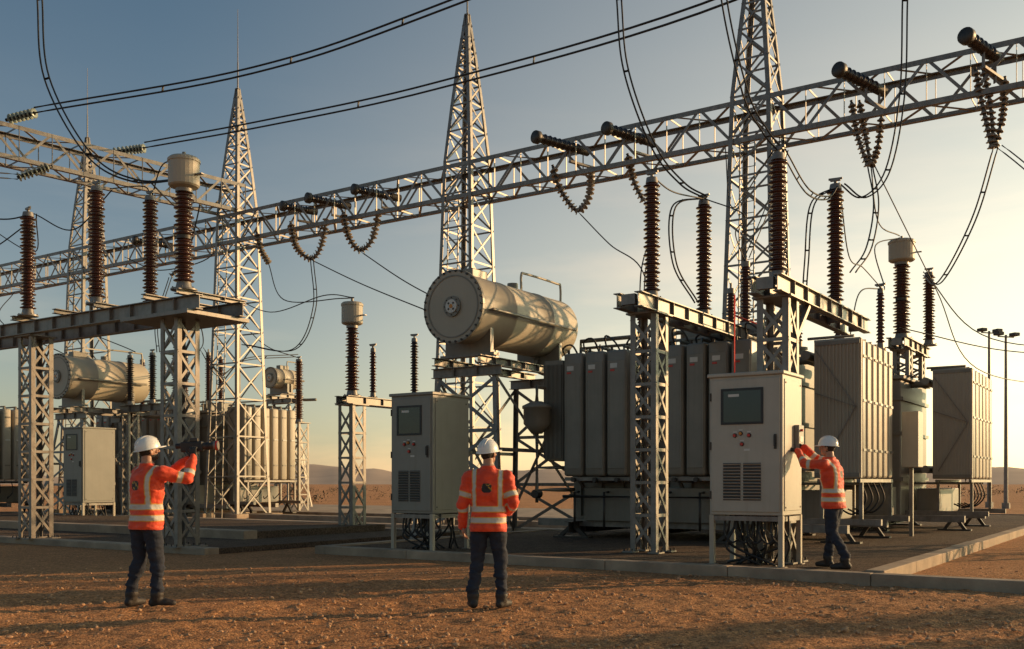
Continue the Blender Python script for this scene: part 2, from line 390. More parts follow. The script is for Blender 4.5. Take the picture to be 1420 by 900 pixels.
wl=person('worker',(-4.06,11.05,0),R(-32),1.02,dict(hipR=(.09,0,.92),kneeR=(.11,.05,.5),ankR=(.14,.03,.09),footR=(.9,.8,0),hipL=(-.09,0,.92),kneeL=(-.11,.0,.5),ankL=(-.14,-.08,.09),footL=(-.15,1,0),
   shR=(.205,.03,1.45),elR=(.36,.25,1.38),wrR=(.31,.37,1.62),shL=(-.19,.05,1.45),elL=(-.13,.32,1.40),wrL=(.10,.48,1.60),lean=(0,.01)),
   (R(-15),R(14)),[('R',(-.15,.12,1),(-.6,1,0),1,.75),('L',(.5,.2,.8),(.6,.9,.2),-1,.75)],2,beard=True)
mb=MB()
mb.rbox((-.14,-.05,-.05),(.10,.05,.06),'black_rubber',.012); mb.cyl((.10,0,.005),(.22,0,.005),.038,'steel_dark',n=16); mb.cyl((.22,0,.005),(.27,0,.005),.05,'steel',n=16)
mb.cyl((.14,0,.005),(.17,0,.005),.045,'black_rubber',n=16); mb.cyl((.245,0,.005),(.26,0,.005),.053,'red',n=16); mb.cyl((-.2,0,.02),(-.14,0,.02),.03,'black_rubber',n=12); mb.rbox((-.04,-.03,.06),(.05,.03,.10),'steel_dark',.008); mb.rbox((-.03,-.025,-.16),(.03,.025,-.05),'black_rubber',.01)
o=mb.finish('thermal_camera',(.19,.49,1.74),R(32),parent=wl); o.rotation_euler=(0,R(-3),R(34))
person('worker',(4.66,14.42,.13),R(53),1.035,dict(hipR=(.09,0,.92),kneeR=(.10,.05,.5),ankR=(.11,.12,.09),footR=(.2,1,0),hipL=(-.09,0,.92),kneeL=(-.11,-.01,.5),ankL=(-.13,-.20,.09),footL=(-.3,1,0),
   shR=(.20,.07,1.46),elR=(.28,.33,1.52),wrR=(.20,.50,1.70),shL=(-.19,.08,1.45),elL=(-.16,.36,1.46),wrL=(.02,.53,1.64),lean=(0,.05)),
   (R(0),R(4)),[('R',(-.15,.8,.6),(-.3,.4,-.8),-1,.55),('L',(.25,.8,.5),(.2,.4,-.9),1,.55)],3)

# ---------------------------------------------------------------- ground
def vnoise(x,y,sc,seed):
    rs=np.random.RandomState(seed); T=rs.rand(256,256)
    a=x*sc;b=y*sc; i=np.floor(a).astype(int);j=np.floor(b).astype(int); f=a-i;g=b-j
    f=f*f*(3-2*f);g=g*g*(3-2*g)
    t=lambda p,q:T[p%256,q%256]
    return (t(i,j)*(1-f)+t(i+1,j)*f)*(1-g)+(t(i,j+1)*(1-f)+t(i+1,j+1)*f)*g-.5
def ground():
    xs=np.concatenate([[-3000,-1200,-500,-200,-100,-60,-40,-28,-20,-15],np.arange(-11,11.01,.05),[15,20,28,40,60,100,200,500,1200,3000]])
    ys=np.concatenate([[-300,-100,-40,-15,-5,1,4],np.arange(6,15,.045),np.arange(15,19,.12),[20,22,25,30,36,45,60,80,120,200,400,900,2000,4000]])
    X,Y=np.meshgrid(xs,ys)
    msk=np.clip((X+11)/2,0,1)*np.clip((11-X)/2,0,1)*np.clip((Y-6)/1,0,1)*np.clip((15.5-Y)/2,0,1)
    Z=.045*vnoise(X,Y,.9,1)+.030*vnoise(X,Y,3.1,2)+.026*vnoise(X,Y,8.3,3)+.018*vnoise(X,Y,19,4)
    Z=(Z-.01)*msk
    co=np.stack([X,Y,Z],-1).reshape(-1,3); nx=len(xs);ny=len(ys)
    i,j=np.meshgrid(np.arange(nx-1),np.arange(ny-1)); a=(j*nx+i).ravel()
    F=np.stack([a,a+1,a+nx+1,a+nx],-1)
    me=bpy.data.meshes.new('ground'); me.from_pydata(co.tolist(),[],F.tolist()); me.materials.append(M['sand'])
    me.polygons.foreach_set('use_smooth',[True]*len(me.polygons)); me.update(); place('ground',me)
ground()
def pebbles(name,n,area,zf,smin,smax,mat):
    ico=bmesh.new(); bmesh.ops.create_icosphere(ico,subdivisions=1,radius=1)
    ico.verts.index_update()
    bv=np.array([v.co[:] for v in ico.verts]); bf=np.array([[v.index for v in f.verts] for f in ico.faces]); ico.free()
    vs=[];fs=[]
    for k in range(n):
        x,y=area(); s=smin+(smax-smin)*random.random()**4
        sc=np.array([s*random.uniform(.7,1.3),s*random.uniform(.7,1.3),s*random.uniform(.4,.8)])
        p=bv*sc*(1+.25*(np.random.rand(len(bv),1)-.5)); a=random.uniform(0,6.28); c,q=math.cos(a),math.sin(a)
        p=np.stack([p[:,0]*c-p[:,1]*q,p[:,0]*q+p[:,1]*c,p[:,2]],-1)+np.array([x,y,zf+s*.1])
        fs.append(bf+k*len(bv)); vs.append(p)
    me=bpy.data.meshes.new(name); me.from_pydata(np.concatenate(vs).tolist(),[],np.concatenate(fs).tolist()); me.materials.append(M[mat]); me.update()
    place(name,me)
def a1():
    y=7+9*random.random()**1.4; return random.uniform(-.6,.6)*y,y
pebbles('gravel',7500,a1,.0,.006,.032,'stone')

# ---------------------------------------------------------------- pads and kerbs
PC=(4.9,13.27)
mb=MB()
mb.box((-10.2,.25,0),(-.25,28,.12),'gravel_dark')
mb.finish('transformer_yard_gravel',(*PC,0),YAW)
mb=MB()
def kerbrow(mb,p0,p1,w,h,step=2.0):
    p0=Vector(p0);p1=Vector(p1);L=(p1-p0).length;n=max(1,round(L/step));d=(p1-p0)/n
    for i in range(n):
        a=p0+d*i;b=p0+d*(i+1)
        lo=(min(a.x,b.x),min(a.y,b.y)); hi=(max(a.x,b.x),max(a.y,b.y))
        e=.004
        if abs(d.x)>abs(d.y): mb.rbox((lo[0]+e,a.y,-.05),(hi[0]-e,a.y+w,h+random.uniform(-.004,.004)),'concrete',.012,2)
        else: mb.rbox((a.x,lo[1]+e,-.05),(a.x+w,hi[1]-e,h+random.uniform(-.004,.004)),'concrete',.012,2)
kerbrow(mb,(-10.2,0),(14,0),.25,.15)
kerbrow(mb,(-.25,.25),(-.25,28.25),.25,.17)
kerbrow(mb,(-10.45,0),(-10.45,9),.25,.15)
kerbrow(mb,(-10.2,28.0),(0,28.0),.25,.15)
mb.finish('concrete_kerb',(*PC,0),YAW)
mb=MB()
mb.rbox((-22,0,-.1),(.4,.35,.13),'concrete',.02)
mb.box((-22,.353,-.1),(.4,7.6,.11),'gravel_dark')
mb.rbox((-22,7.603,-.1),(.4,8,.15),'concrete',.02)
mb.rbox((-22,2.6,.09),(-1.5,3.0,.30),'concrete',.02)
mb.box((-22,3.003,.09),(-1.5,7.3,.27),'gravel_dark')
mb.rbox((-24,9.5,-.1),(3.2,10.1,.16),'concrete',.02)
mb.rbox((-24,13,-.1),(4.2,13.6,.18),'concrete',.02)
mb.rbox((-24,17,-.1),(4.2,27,.14),'concrete',.02)
mb.finish('concrete_pad',(-6.1,18.9,0),YAW)

# ---------------------------------------------------------------- lattice steelwork
def zig(mb,a0,a1,b0,b1,n,w,t,mat,cross=False):
    a0,a1,b0,b1=map(Vector,(a0,a1,b0,b1))
    nrm=(a1-a0).cross(b0-a0).normalized()
    for i in range(n):
        t0=i/n;t1=(i+1)/n
        A0=a0.lerp(a1,t0);A1=a0.lerp(a1,t1);B0=b0.lerp(b1,t0);B1=b0.lerp(b1,t1)
        if cross:
            o=nrm*(t*.7)
            mb.bar(A0+o,B1+o,w,t,mat,up=nrm); mb.bar(B0-o,A1-o,w,t,mat,up=nrm)
        elif i%2==0: mb.bar(A0,B1,w,t,mat,up=nrm)
        else: mb.bar(B0,A1,w,t,mat,up=nrm)
        if cross and i>0: mb.bar(A0,B0,w,t,mat,up=nrm)
def lattice_column(mb,cx,cy,z0,z1,w,mat='steel',leg=.10,n=None):
    h=w/2; n=n or max(3,round((z1-z0)/(w*1.25)))
    cs=[(-1,-1),(1,-1),(1,1),(-1,1)]
    for a,b in cs: mb.angle((cx+a*h,cy+b*h,z0),(cx+a*h,cy+b*h,z1),(-a,0,0),(0,-b,0),leg,.012,mat)
    hh=h-.012
    for k in range(4):
        a,b=cs[k],cs[(k+1)%4]
        zig(mb,(cx+a[0]*hh,cy+a[1]*hh,z0+.08),(cx+a[0]*hh,cy+a[1]*hh,z1-.08),(cx+b[0]*hh,cy+b[1]*hh,z0+.08),(cx+b[0]*hh,cy+b[1]*hh,z1-.08),n,.055,.012,mat,cross=(w>.45))
    for a,b in cs:
        mb.box((cx+a*h-.11,cy+b*h-.11,z0),(cx+a*h+.11,cy+b*h+.11,z0+.025),mat)
        for e,f in cs: mb.cyl((cx+a*h+e*.08,cy+b*h+f*.08,z0+.02),(cx+a*h+e*.08,cy+b*h+f*.08,z0+.07),.014,'steel_dark',n=6)
    mb.box((cx-h-.06,cy-h-.06,z1),(cx+h+.06,cy+h+.06,z1+.03),mat)
def channel(mb,p0,p1,w,h,mat='steel'):
    p0=Vector(p0);p1=Vector(p1)
    mb.bar(p0,p1,.014,h-.03,mat)
    z=Vector((0,0,h/2-.008)); mb.bar(p0+z,p1+z,w,.016,mat); mb.bar(p0-z,p1-z,w,.016,mat)
    L=(p1-p0).length;n=int(L/.7);d,x,y=frame(p1-p0)
    for i in range(1,n+1):
        c=p0+(p1-p0)*(i/(n+1)); mb.bar(c-y*(h/2-.02),c+y*(h/2-.02),w*.9,.01,mat,up=d)
def tower_mesh(base_w=1.75):
    mb=MB()
    prof=[(0,base_w),(3,1.55),(6,1.38),(8.6,1.24),(10.2,1.16),(11.5,1.08),(13.2,.78),(14.8,.46),(16.2,.14)]
    def wid(z):
        for (za,wa),(zb,wb) in zip(prof,prof[1:]):
            if z<=zb: return wa+(wb-wa)*(z-za)/(zb-za)
        return prof[-1][1]
    cs=[(-1,-1),(1,-1),(1,1),(-1,1)]
    for (za,wa),(zb,wb) in zip(prof,prof[1:]):
        for a,b in cs: mb.angle((a*wa/2,b*wa/2,za),(a*wb/2,b*wb/2,zb),(-a,0,0),(0,-b,0),.12,.018,'steel')
    z=0.
    while z<15.9:
        w=wid(z); z2=min(16.2,z+max(.42,w*.9)); w2=wid(z2)
        for k in range(4):
            a,b=cs[k],cs[(k+1)%4]
            A0=Vector((a[0]*w/2,a[1]*w/2,z));A1=Vector((a[0]*w2/2,a[1]*w2/2,z2));B0=Vector((b[0]*w/2,b[1]*w/2,z));B1=Vector((b[0]*w2/2,b[1]*w2/2,z2))
            nr=Vector((a[0]+b[0],a[1]+b[1],0)).normalized()
            mb.bar(A0-nr*.02,B1-nr*.02,.055,.014,'steel',up=nr); mb.bar(B0-nr*.04,A1-nr*.04,.055,.014,'steel',up=nr)
            mb.bar(A1-nr*.03,B1-nr*.03,.055,.014,'steel',up=nr)
        z=z2
    mb.cyl((0,0,16.1),(0,0,17.2),.03,'steel',.022,n=8); mb.cyl((0,0,17.2),(0,0,19.2),.018,'steel',.008,n=6)
    for a,b in cs: mb.rbox((a*base_w/2-.3,b*base_w/2-.3,-.1),(a*base_w/2+.3,b*base_w/2+.3,.2),'concrete',.02)
    for x in(-.2,.2): mb.bar((x,-wid(0)/2-.1,0),(x,-.72,10.2),.03,.03,'steel')
    for i in range(34):
        zz=.3*i+.2; t=zz/10.2; y=(-wid(0)/2-.1)*(1-t)-.72*t; mb.cyl((-.2,y,zz),(.2,y,zz),.012,'steel',n=5)
    return mb.mesh('lattice_tower')
tm=tower_mesh()
T0=(-18.3,42.9);T1=(-10.35,37.57);T2=(-1.42,31.6);T3=(6.48,26.3);T4=(14.6,20.87);T5=(-20.2,26.4)
for i,t in enumerate((T2,T1,T3,T0,T4,T5)): place('lattice_tower',tm,(*t,0),YAW+(.0 if i!=1 else .05))

def truss(mb,p0,p1,w,h,panel,mat='steel'):
    p0=Vector(p0);p1=Vector(p1);d=(p1-p0).normalized();x=d.cross(Vector((0,0,1))).normalized();z=Vector((0,0,1))
    L=(p1-p0).length;n=round(L/panel)
    c=[(-1,-1),(1,-1),(1,1),(-1,1)]
    off=[x*(a*w/2)+z*(b*h/2) for a,b in c]
    for (a,b),o in zip(c,off): mb.angle(p0+o,p1+o,x*(-a),z*(-b),.13,.016,mat)
    off=[o*.97 for o in off]
    for k in range(4): zig(mb,p0+off[k],p1+off[k],p0+off[(k+1)%4],p1+off[(k+1)%4],n,.075,.014,mat)
    for i in range(0,n+1,1):
        p=p0.lerp(p1,i/n)
        for k in (1,3) if i%2 else range(4): mb.bar(p+off[k],p+off[(k+1)%4],.05,.014,mat,up=d)
mb=MB()
a=Vector((*T2,10.8)); truss(mb,a-U*31,a+U*20.5,1.1,1.12,.95)
mb.finish('gantry_beam')
mb=MB()
truss(mb,(T5[0]-1,T5[1]-1.1,11.95),(T1[0],T1[1],11.95),1.05,1.1,1.0)
mb.finish('gantry_beam')

# ---------------------------------------------------------------- insulators
def sheds(mb,p0,axis,H,r,mat,core=.55,pitch=.075,n=18,alt=True):
    k=max(3,int(H/pitch)); pt=H/k; prof=[(r*core,0)]
    for i in range(k):
        rr=r*(1 if (i%2==0 or not alt) else .84); z=i*pt
        prof+=[(r*core,z+pt*.12),(rr*.96,z+pt*.22),(rr,z+pt*.36),(rr*.9,z+pt*.48),(r*core*1.05,z+pt*.80)]
    prof.append((r*core,H)); mb.lathe(prof,p0,axis,mat,n)
def insulator_mesh(H,r,head='cap',mat='porcelain',n=18):
    mb=MB(); b=.16; t=.16
    mb.cyl((0,0,0),(0,0,.03),r*1.25,'steel',n=n); mb.cyl((0,0,.03),(0,0,b),r*.8,'steel',r*.66,n=n)
    for i in range(6):
        a=i*math.pi/3; mb.cyl((r*1.08*math.cos(a),r*1.08*math.sin(a),.03),(r*1.08*math.cos(a),r*1.08*math.sin(a),.06),.014,'steel_dark',n=6)
    hh={'cap':0,'can':.62,'ring':0}[head]
    top=H-t-hh; mid=None
    if H>2.5:
        mid=(b+top)/2
        sheds(mb,(0,0,b),(0,0,1),mid-b-.03,r,mat,n=n); mb.cyl((0,0,mid-.035),(0,0,mid+.035),r*.68,'steel_dark',n=n)
        sheds(mb,(0,0,mid+.03),(0,0,1),top-mid-.03,r*.96,mat,n=n)
    else: sheds(mb,(0,0,b),(0,0,1),top-b,r,mat,n=n)
    if head=='can':
        R0=r*1.45; z=top
        mb.cyl((0,0,z),(0,0,z+.08),r*.8,'steel',n=n)
        mb.lathe([(r*.7,z+.06),(R0*.9,z+.1),(R0,z+.13),(R0,z+hh-.06),(R0*1.05,z+hh-.05),(R0*1.05,z+hh),(R0*.9,z+hh+.04),(R0*.3,z+hh+.07),(.001,z+hh+.07)],(0,0,0),(0,0,1),'paint_light',24,False)
        mb.cyl((0,0,z+hh+.05),(0,0,z+hh+.15),.035,'steel',n=8)
        mb.bar((R0,0,z+hh*.5),(R0+.16,0,z+hh*.5),.09,.02,'steel')
    else:
        mb.cyl((0,0,top),(0,0,top+.1),r*.72,'steel',r*.62,n=n)
        mb.cyl((0,0,top+.1),(0,0,top+.2),.03,'steel',n=8)
        mb.box((-.09,-.03,top+.16),(.09,.03,top+.19),'steel')
        mb.cyl((-.12,0,top+.20),(.12,0,top+.20),.022,'steel',n=8)
    return mb.mesh('post_insulator')
IC={}
def ins(p,H,r,head='cap',mat='porcelain'):
    k=(round(H,1),r,head,mat)
    if k not in IC: IC[k]=insulator_mesh(H,r,head,mat)
    place('post_insulator',IC[k],p,YAW+random.uniform(-.2,.2))

def support(name,origin,L,topz,z0=.13,w=.5,cols=(.8,),bh=.26,stub=None,brace=None):
    mb=MB()
    for t in cols: lattice_column(mb,0,t,z0,topz-bh-.03,w)
    for x in (-.2,.2): channel(mb,(x,0,topz-bh/2),(x,L,topz-bh/2),.14,bh)
    n=int(L/1.1)
    for i in range(n+1): mb.box((-.13,.02+i*(L-.14)/n,topz-bh*.8),(.13,.12+i*(L-.14)/n,topz-.03),'steel')
    if stub:
        t,zs=stub
        for x in(-.2,.2): mb.bar((x,t,zs),(x,t,topz-bh),.1,.1,'steel')
        mb.box((-.32,t-.12,zs),(.32,t+.12,zs+.03),'steel')
    if brace:
        for x in(-.2,.2): mb.bar((x,cols[0]+w/2,topz-.85),(x,brace,topz-bh-.01),.07,.07,'steel')
    return mb.finish(name,(*origin,0),YAW)
SA=(1.97,17.0); support('offview_shadow_support',SA,5.3,4.62,cols=(.85,),stub=(5.15,4.15))
ins(W(SA,0,.95,4.62),2.25,.155)
ins(W(SA,0,3.3,4.62),2.4,.16)
SB=(3.80,15.0); support('offview_shadow_support',SB,5.2,4.50,cols=(.62,),brace=1.5)
ins(W(SB,0,.62,4.5),2.05,.15)
ins(W(SB,0,3.75,4.5),2.35,.155)
SC=(10.0,25.9); support('offview_shadow_support',SC,3.0,5.15,z0=4.15,w=.42,cols=(.7,2.3))
ins(W(SC,0,.6,5.15),2.75,.23,'can')
ins(W(SC,.35,2.3,5.15),2.1,.17)
ins((8.05,21.75,4.25),1.4,.1)
SL=(-6.5,19.5)
mb=MB()
lattice_column(mb,0,0,.11,4.6,.52); lattice_column(mb,-5.0,0,.11,4.6,.52); lattice_column(mb,-9.6,0,.11,4.6,.5)
for t in(-.3,.75): channel(mb,(-10.5,t,4.77),(.95,t,4.77),.16,.28)
for s_ in(-9.6,-7.3,-5,-3.4,-2,-.4,.6): channel(mb,(s_,-.55,4.97),(s_,1.1,4.97),.14,.10)
mb.box((-1.2,-.5,4.55),(.85,1.0,4.62),'steel')
mb.finish('offview_shadow_support',(*SL,0),YAW)
ins(W(SL,-4.8,-.3,5.02),2.35,.17); ins(W(SL,-2.28,-.3,5.02),2.5,.17); ins(W(SL,-1.95,.75,5.02),2.5,.165); ins(W(SL,.5,-.3,5.02),2.65,.2,'can')
ins(W(SL,-7.3,.0,5.02),2.4,.17)
SD=(-4.3,25.5)
mb=MB(); lattice_column(mb,0,.3,0,3.35,.5); lattice_column(mb,0,2.9,0,3.35,.4); 
for x in(-.18,.18): channel(mb,(x,-.1,3.48),(x,3.3,3.48),.12,.2)
mb.finish('offview_shadow_support',(*SD,0),YAW)
ins(W(SD,0,.3,3.58),2.55,.19,'can'); ins(W(SD,0,1.1,3.58),1.4,.1); ins(W(SD,.1,2.7,3.58),1.85,.12,mat='porcelain_dark')
SE=(-9.2,43)
mb=MB(); lattice_column(mb,0,0,0,3.9,.6); mb.finish('offview_shadow_support',(*SE,0),YAW); ins((*SE,3.93),2.8,.2)
SF=(-14.0,36.5)
mb=MB(); lattice_column(mb,0,0,0,3.9,.45,leg=.08); lattice_column(mb,2.6,0,0,3.9,.45,leg=.08); channel(mb,(-.6,0,4.05),(3.2,0,4.05),.2,.25)
mb.finish('offview_shadow_support',(*SF,0),YAW)
for s_ in(0,1.3,2.6): ins(W(SF,s_,0,4.18),1.9,.15,mat='porcelain_dark')

def bushing(h,t,r=.17):
    mb=MB(); h=Vector(h);t=Vector(t);d=(t-h).normalized();L=(t-h).length
    mb.lathe([(.001,-.03),(r*1.0,-.03),(r*1.08,0),(r*1.08,.12),(r*.7,.14)],h,d,'steel_dark',18,True)
    sheds(mb,h+d*.13,d,L-.48,r*.88,'porcelain_dark',pitch=.085,n=16,core=.72)
    mb.cyl(h+d*(L-.36),h+d*L,r*.75,'steel_dark',n=14)
    mb.bar(t-d*.18+Vector((0,0,-.6)),t-d*.18+Vector((0,0,.05)),.1,.03,'steel')
    mb.bar(t-d*.7+Vector((0,0,-.45)),t-d*.7+Vector((0,0,.0)),.1,.03,'steel')
    mb.bar(t-d*.7+Vector((0,0,-.42)),t+d*.3+Vector((0,0,-.42)),.1,.06,'steel')
    mb.finish('beam_bushing')
for x0,y0,x1,y1,r in((.65,28,2.22,29.2,.15),(2.57,27.3,4.0,28.4,.15),(7.76,23.7,9.22,24.7,.16),(9.97,21.9,11.15,22.8,.17),
                   (-5.26,33,-3.82,34,.16),(-7.0,34,-5.7,35,.16),(-8.1,35,-7.0,35.7,.16),(-15.2,40,-13.9,40.9,.17)):
    bushing((x0,y0,11.2 if y0<26 else 11.08),(x1,y1,11.05))
def string(pts,r=.085,mat='porcelain_grey',name='insulator_string',pitch=.11):
    P=spline(pts,14); mb=MB(); mb.tube(P,r*.38,'steel_dark',6)
    acc=0
    for a,b in zip(P,P[1:]):
        acc+=(b-a).length
        if acc>=pitch:
            acc=0; d=(b-a).normalized()
            mb.lathe([(r*.35,-.045),(r*.55,-.03),(r*.6,0),(r,.02),(r*.97,.035),(r*.4,.03)],b,d,mat,12,True)
    mb.finish(name)
string([(1.18,29,10.6),(1.39,28.9,9.89),(1.88,28.9,9.25),(2.24,29,9.68),(2.31,29.1,10.5)],.13)
string([(-5.72,33.6,10.5),(-5.48,33.5,9.6),(-5.11,33.5,9.17),(-4.7,33.5,9.55),(-4.5,33.7,10.6)],.14)
string([(-7.77,34.9,10.5),(-7.54,34.8,9.6),(-7.03,34.8,9.17),(-6.68,34.8,9.6),(-6.5,34.9,10.6)],.14)
string([(-9.3,36.2,10.5),(-9.1,36.1,9.8),(-8.8,36,9.3)],.13)
string([(-12.8,39,10.4),(-12.9,38.9,9.8),(-13.3,38.8,9.4)],.13)
string([(3.28,28.3,10.7),(3.45,28.2,9.9),(3.73,28.2,9.33)],.13)
for dx in(0,.2):
    string([(8.38+dx,24.6,10.8),(8.49+dx,24.5,9.95),(8.74+dx*.4,24.5,9.19)],.10)
string([(9.15,24.6,10.6),(9.05,24.6,9.7),(8.86,24.5,9.19)],.10)
for dx in(0,.18):
    string([(10.65+dx,22.9,10.9),(10.78+dx,22.8,9.97),(10.98+dx*.3,22.8,9.06)],.10)
string([(11.34,22.9,10.7),(11.24,22.8,9.81),(11.07,22.8,9.06)],.10)
string([(-15.9,31.3,12.75),(-14.9,31,12.85)],.16,'glass_green')
string([(-14.0,34.7,12.85),(-13.3,34.6,12.9),(-12.75,34.5,12.93)],.16,'glass_green')
string([(-14.6,31.6,11.4),(-15.1,31.2,11.05),(-15.4,31,10.85)],.15,'glass_green')

# ---------------------------------------------------------------- conductors
def wire(pts,r=.018,dup=0,mat='cable',off=(.12,.05,.06)):
    P=spline(pts,10); mb=MB(); mb.tube(P,r,mat)
    for k in range(dup):
        o=Vector(off)*(k+1); mb.tube([p+o for p in P],r,mat)
        step=max(6,len(P)//5)
        for i in range(step,len(P)-2,step): mb.tube([P[i],P[i]+o],r*1.4,'steel_dark',5)
    mb.finish('overhead_cable')
wire([(-14.9,31,12.86),(-7.2,27.6,12.70),(-1.05,24.15,13.07),(13,17.3,15.2)],.026,1,off=(.02,0,.17))
wire([(-12.75,34.5,12.95),(-7.7,31,12.45),(-2.2,27.6,12.24),(4.65,20.7,11.4),(9.5,14.5,11.6)],.026,1,off=(.02,0,.19))
wire([(-9.93,20.7,12.9),(-9.87,20.7,11.4),(-9.72,20.7,9.75),(-8.6,20.1,7.98),(-7.5,19.7,7.32),(-6.3,19.3,7.25)],.018,1,off=(.1,0,.03))
wire([(1.9,19.3,13),(2.03,19.3,10.73),(2.17,19.3,9.33),(2.73,19.5,7.93),(3.3,19.6,7.25),(3.78,19.7,7.0)],.018,1,off=(.09,0,.02))
wire([(3.1,15.4,10.5),(3.24,15.4,8.83),(3.57,15.4,7.38),(3.9,15.5,6.82),(4.15,15.5,6.52)],.014,1,off=(.08,0,.03))
wire([(7.15,18.1,11.5),(7.1,18.1,10.13),(7.05,18.1,8.43),(6.79,18.1,7.05),(6.35,18.1,6.55),(5.95,18.1,6.8)],.015,1,off=(.09,0,.0))
wire([(8.72,24.4,9.1),(8.5,23.4,7.9),(7.9,22.2,6.6),(7.3,21.5,5.9)],.018,1,off=(.12,0,0))
wire([(10.98,22.7,9.0),(10.6,23,7.4),(10.7,25,6.4),(11.4,27.6,7.1)],.018,1,off=(.1,0,0))
wire([(11.05,22.7,9.0),(12.5,21.5,7.2),(15,20,6.2)],.016,1,off=(.12,0,.05))
wire([(11.4,27.6,7.2),(13.5,28,5.4),(19,30,5.4)],.016)
wire([(9.3,24,5.1),(13,25.5,4.7),(18,27,4.9)],.014)
wire([(8.8,24.4,9.1),(9.2,25,7.9),(10.2,26.2,7.85)],.016)
wire([(8.9,24.4,9.1),(11.5,27,6.6),(14,30,4.8),(22,40,5.2)],.016)
wire([(1.9,28.8,9.2),(2.6,26.5,7.7),(3.15,24,6.45),(3.3,23.3,4.6)],.016)
wire([(3.73,28,9.3),(3.6,26,7.9),(3.0,23.2,6.2),(3.0,23.2,4.6)],.016,1,off=(.1,0,0))
wire([(-5.1,33.3,9.1),(-3.2,30,7.4),(-1.2,25.5,5.7)],.018)
wire([(-7.0,34.6,9.1),(-4.6,31,7.5),(-1.6,26,5.6)],.018)
wire([(-7.0,34.6,9.1),(-6.8,34,7.3),(-7.5,34,5.9),(-9.5,35,6.2)],.018,1,off=(.1,0,0))
wire([(-8.8,35.9,9.3),(-7.8,34,7.6),(-5.2,30,6.9),(-4.1,25.8,6.15)],.018)
wire([(-10.3,36.5,8.2),(-8,33,7),(-5.5,29,6.8),(-4.1,25.8,6.15)],.016)
wire([(3.78,19.7,7.0),(3.1,19.3,6.7),(3.1,19.2,5.6),(3.6,19.6,4.9)],.016,1,off=(.07,0,0))
wire([(2.5,17.8,6.85),(3.0,18.6,6.8),(3.78,19.7,6.98)],.014)
wire([(4.2,15.5,6.5),(4.9,16.6,6.2),(5.6,17.7,6.4),(5.9,18.1,6.75)],.014,1,off=(.05,0,.06))
wire([(5.9,18.1,6.75),(5.4,18,6.4),(5.35,18.2,5.4),(5.5,18.9,4.7)],.014,1,off=(.07,0,0))
wire([(10.2,26.2,7.8),(9.3,25.5,7.4),(9.2,24.6,6.2),(8.05,21.8,5.65)],.016)
wire([(8.05,21.75,5.6),(7.4,21.2,5.4),(7.2,21.2,4.5)],.014)
wire([(4.98,21.3,6.1),(4.6,20.5,6.5),(4.2,18,6.2),(3.8,19.6,6.95)],.012)
wire([(6.0,18.2,6.7),(6.6,19.5,5.8),(7.4,21,5.9),(8.05,21.7,5.6)],.012)
wire([(7.0,25.6,9.9),(6.0,23.5,7.9),(5.0,21.4,6.2)],.014,1,off=(.1,0,0))
wire([(6.9,25.7,10.3),(6.9,25.3,7.6),(6.5,24,5.6)],.014,1,off=(.1,0,0))
wire([(5.7,26.6,10.3),(5.3,24,8),(4.2,16,6.7)],.014)
wire([(-10.65,22.2,7.35),(-11.5,22,7.2),(-13.5,21.5,7.6)],.016)
wire([(-10.65,22.2,7.35),(-9.6,21.8,6.9),(-8.4,20.9,7.5)],.014)
wire([(-8.4,20.8,7.5),(-7.9,21.3,7.7),(-7.7,21.2,7.5)],.014)
wire([(-7.7,21.3,7.5),(-7.2,20.5,7.9),(-6.4,19.3,7.6)],.014)
wire([(-15.4,31,10.8),(-17,28,10.2),(-19,25,10.6)],.02,1,off=(0,0,.15))
wire([(-14,36,9.5),(-12,34,8.6),(-9,30,8.3),(-7.5,20.6,7.6)],.018)
wire([(-13.3,38.6,9.3),(-13.6,38,7.5),(-13.2,37,6.2)],.018,1,off=(.1,0,0))
wire([(-18,41,9.8),(-17,39,7.6),(-14,37,6.2)],.018)
wire([(-20,40,9),(-18.5,36,7.2),(-16.2,36,6)],.018)
wire([(-6.9,22,7.5),(-7.8,24,6.4),(-9,29,5.6),(-11.3,36,6.1)],.016)
wire([(-12,42,8.8),(-10.5,42,7.2),(-9.3,43,6.75)],.02)
wire([(-11.2,35.8,6.1),(-10.6,36,5.2),(-10.2,38,6),(-9.3,42.8,6.75)],.018,1,off=(.1,0,.1))
wire([(-14.6,24,8.6),(-12.5,23,6.7),(-10.7,22.4,7.3)],.014)
wire([(-16,30,9.2),(-13,27,7.6),(-10.7,22.4,7.4)],.014)

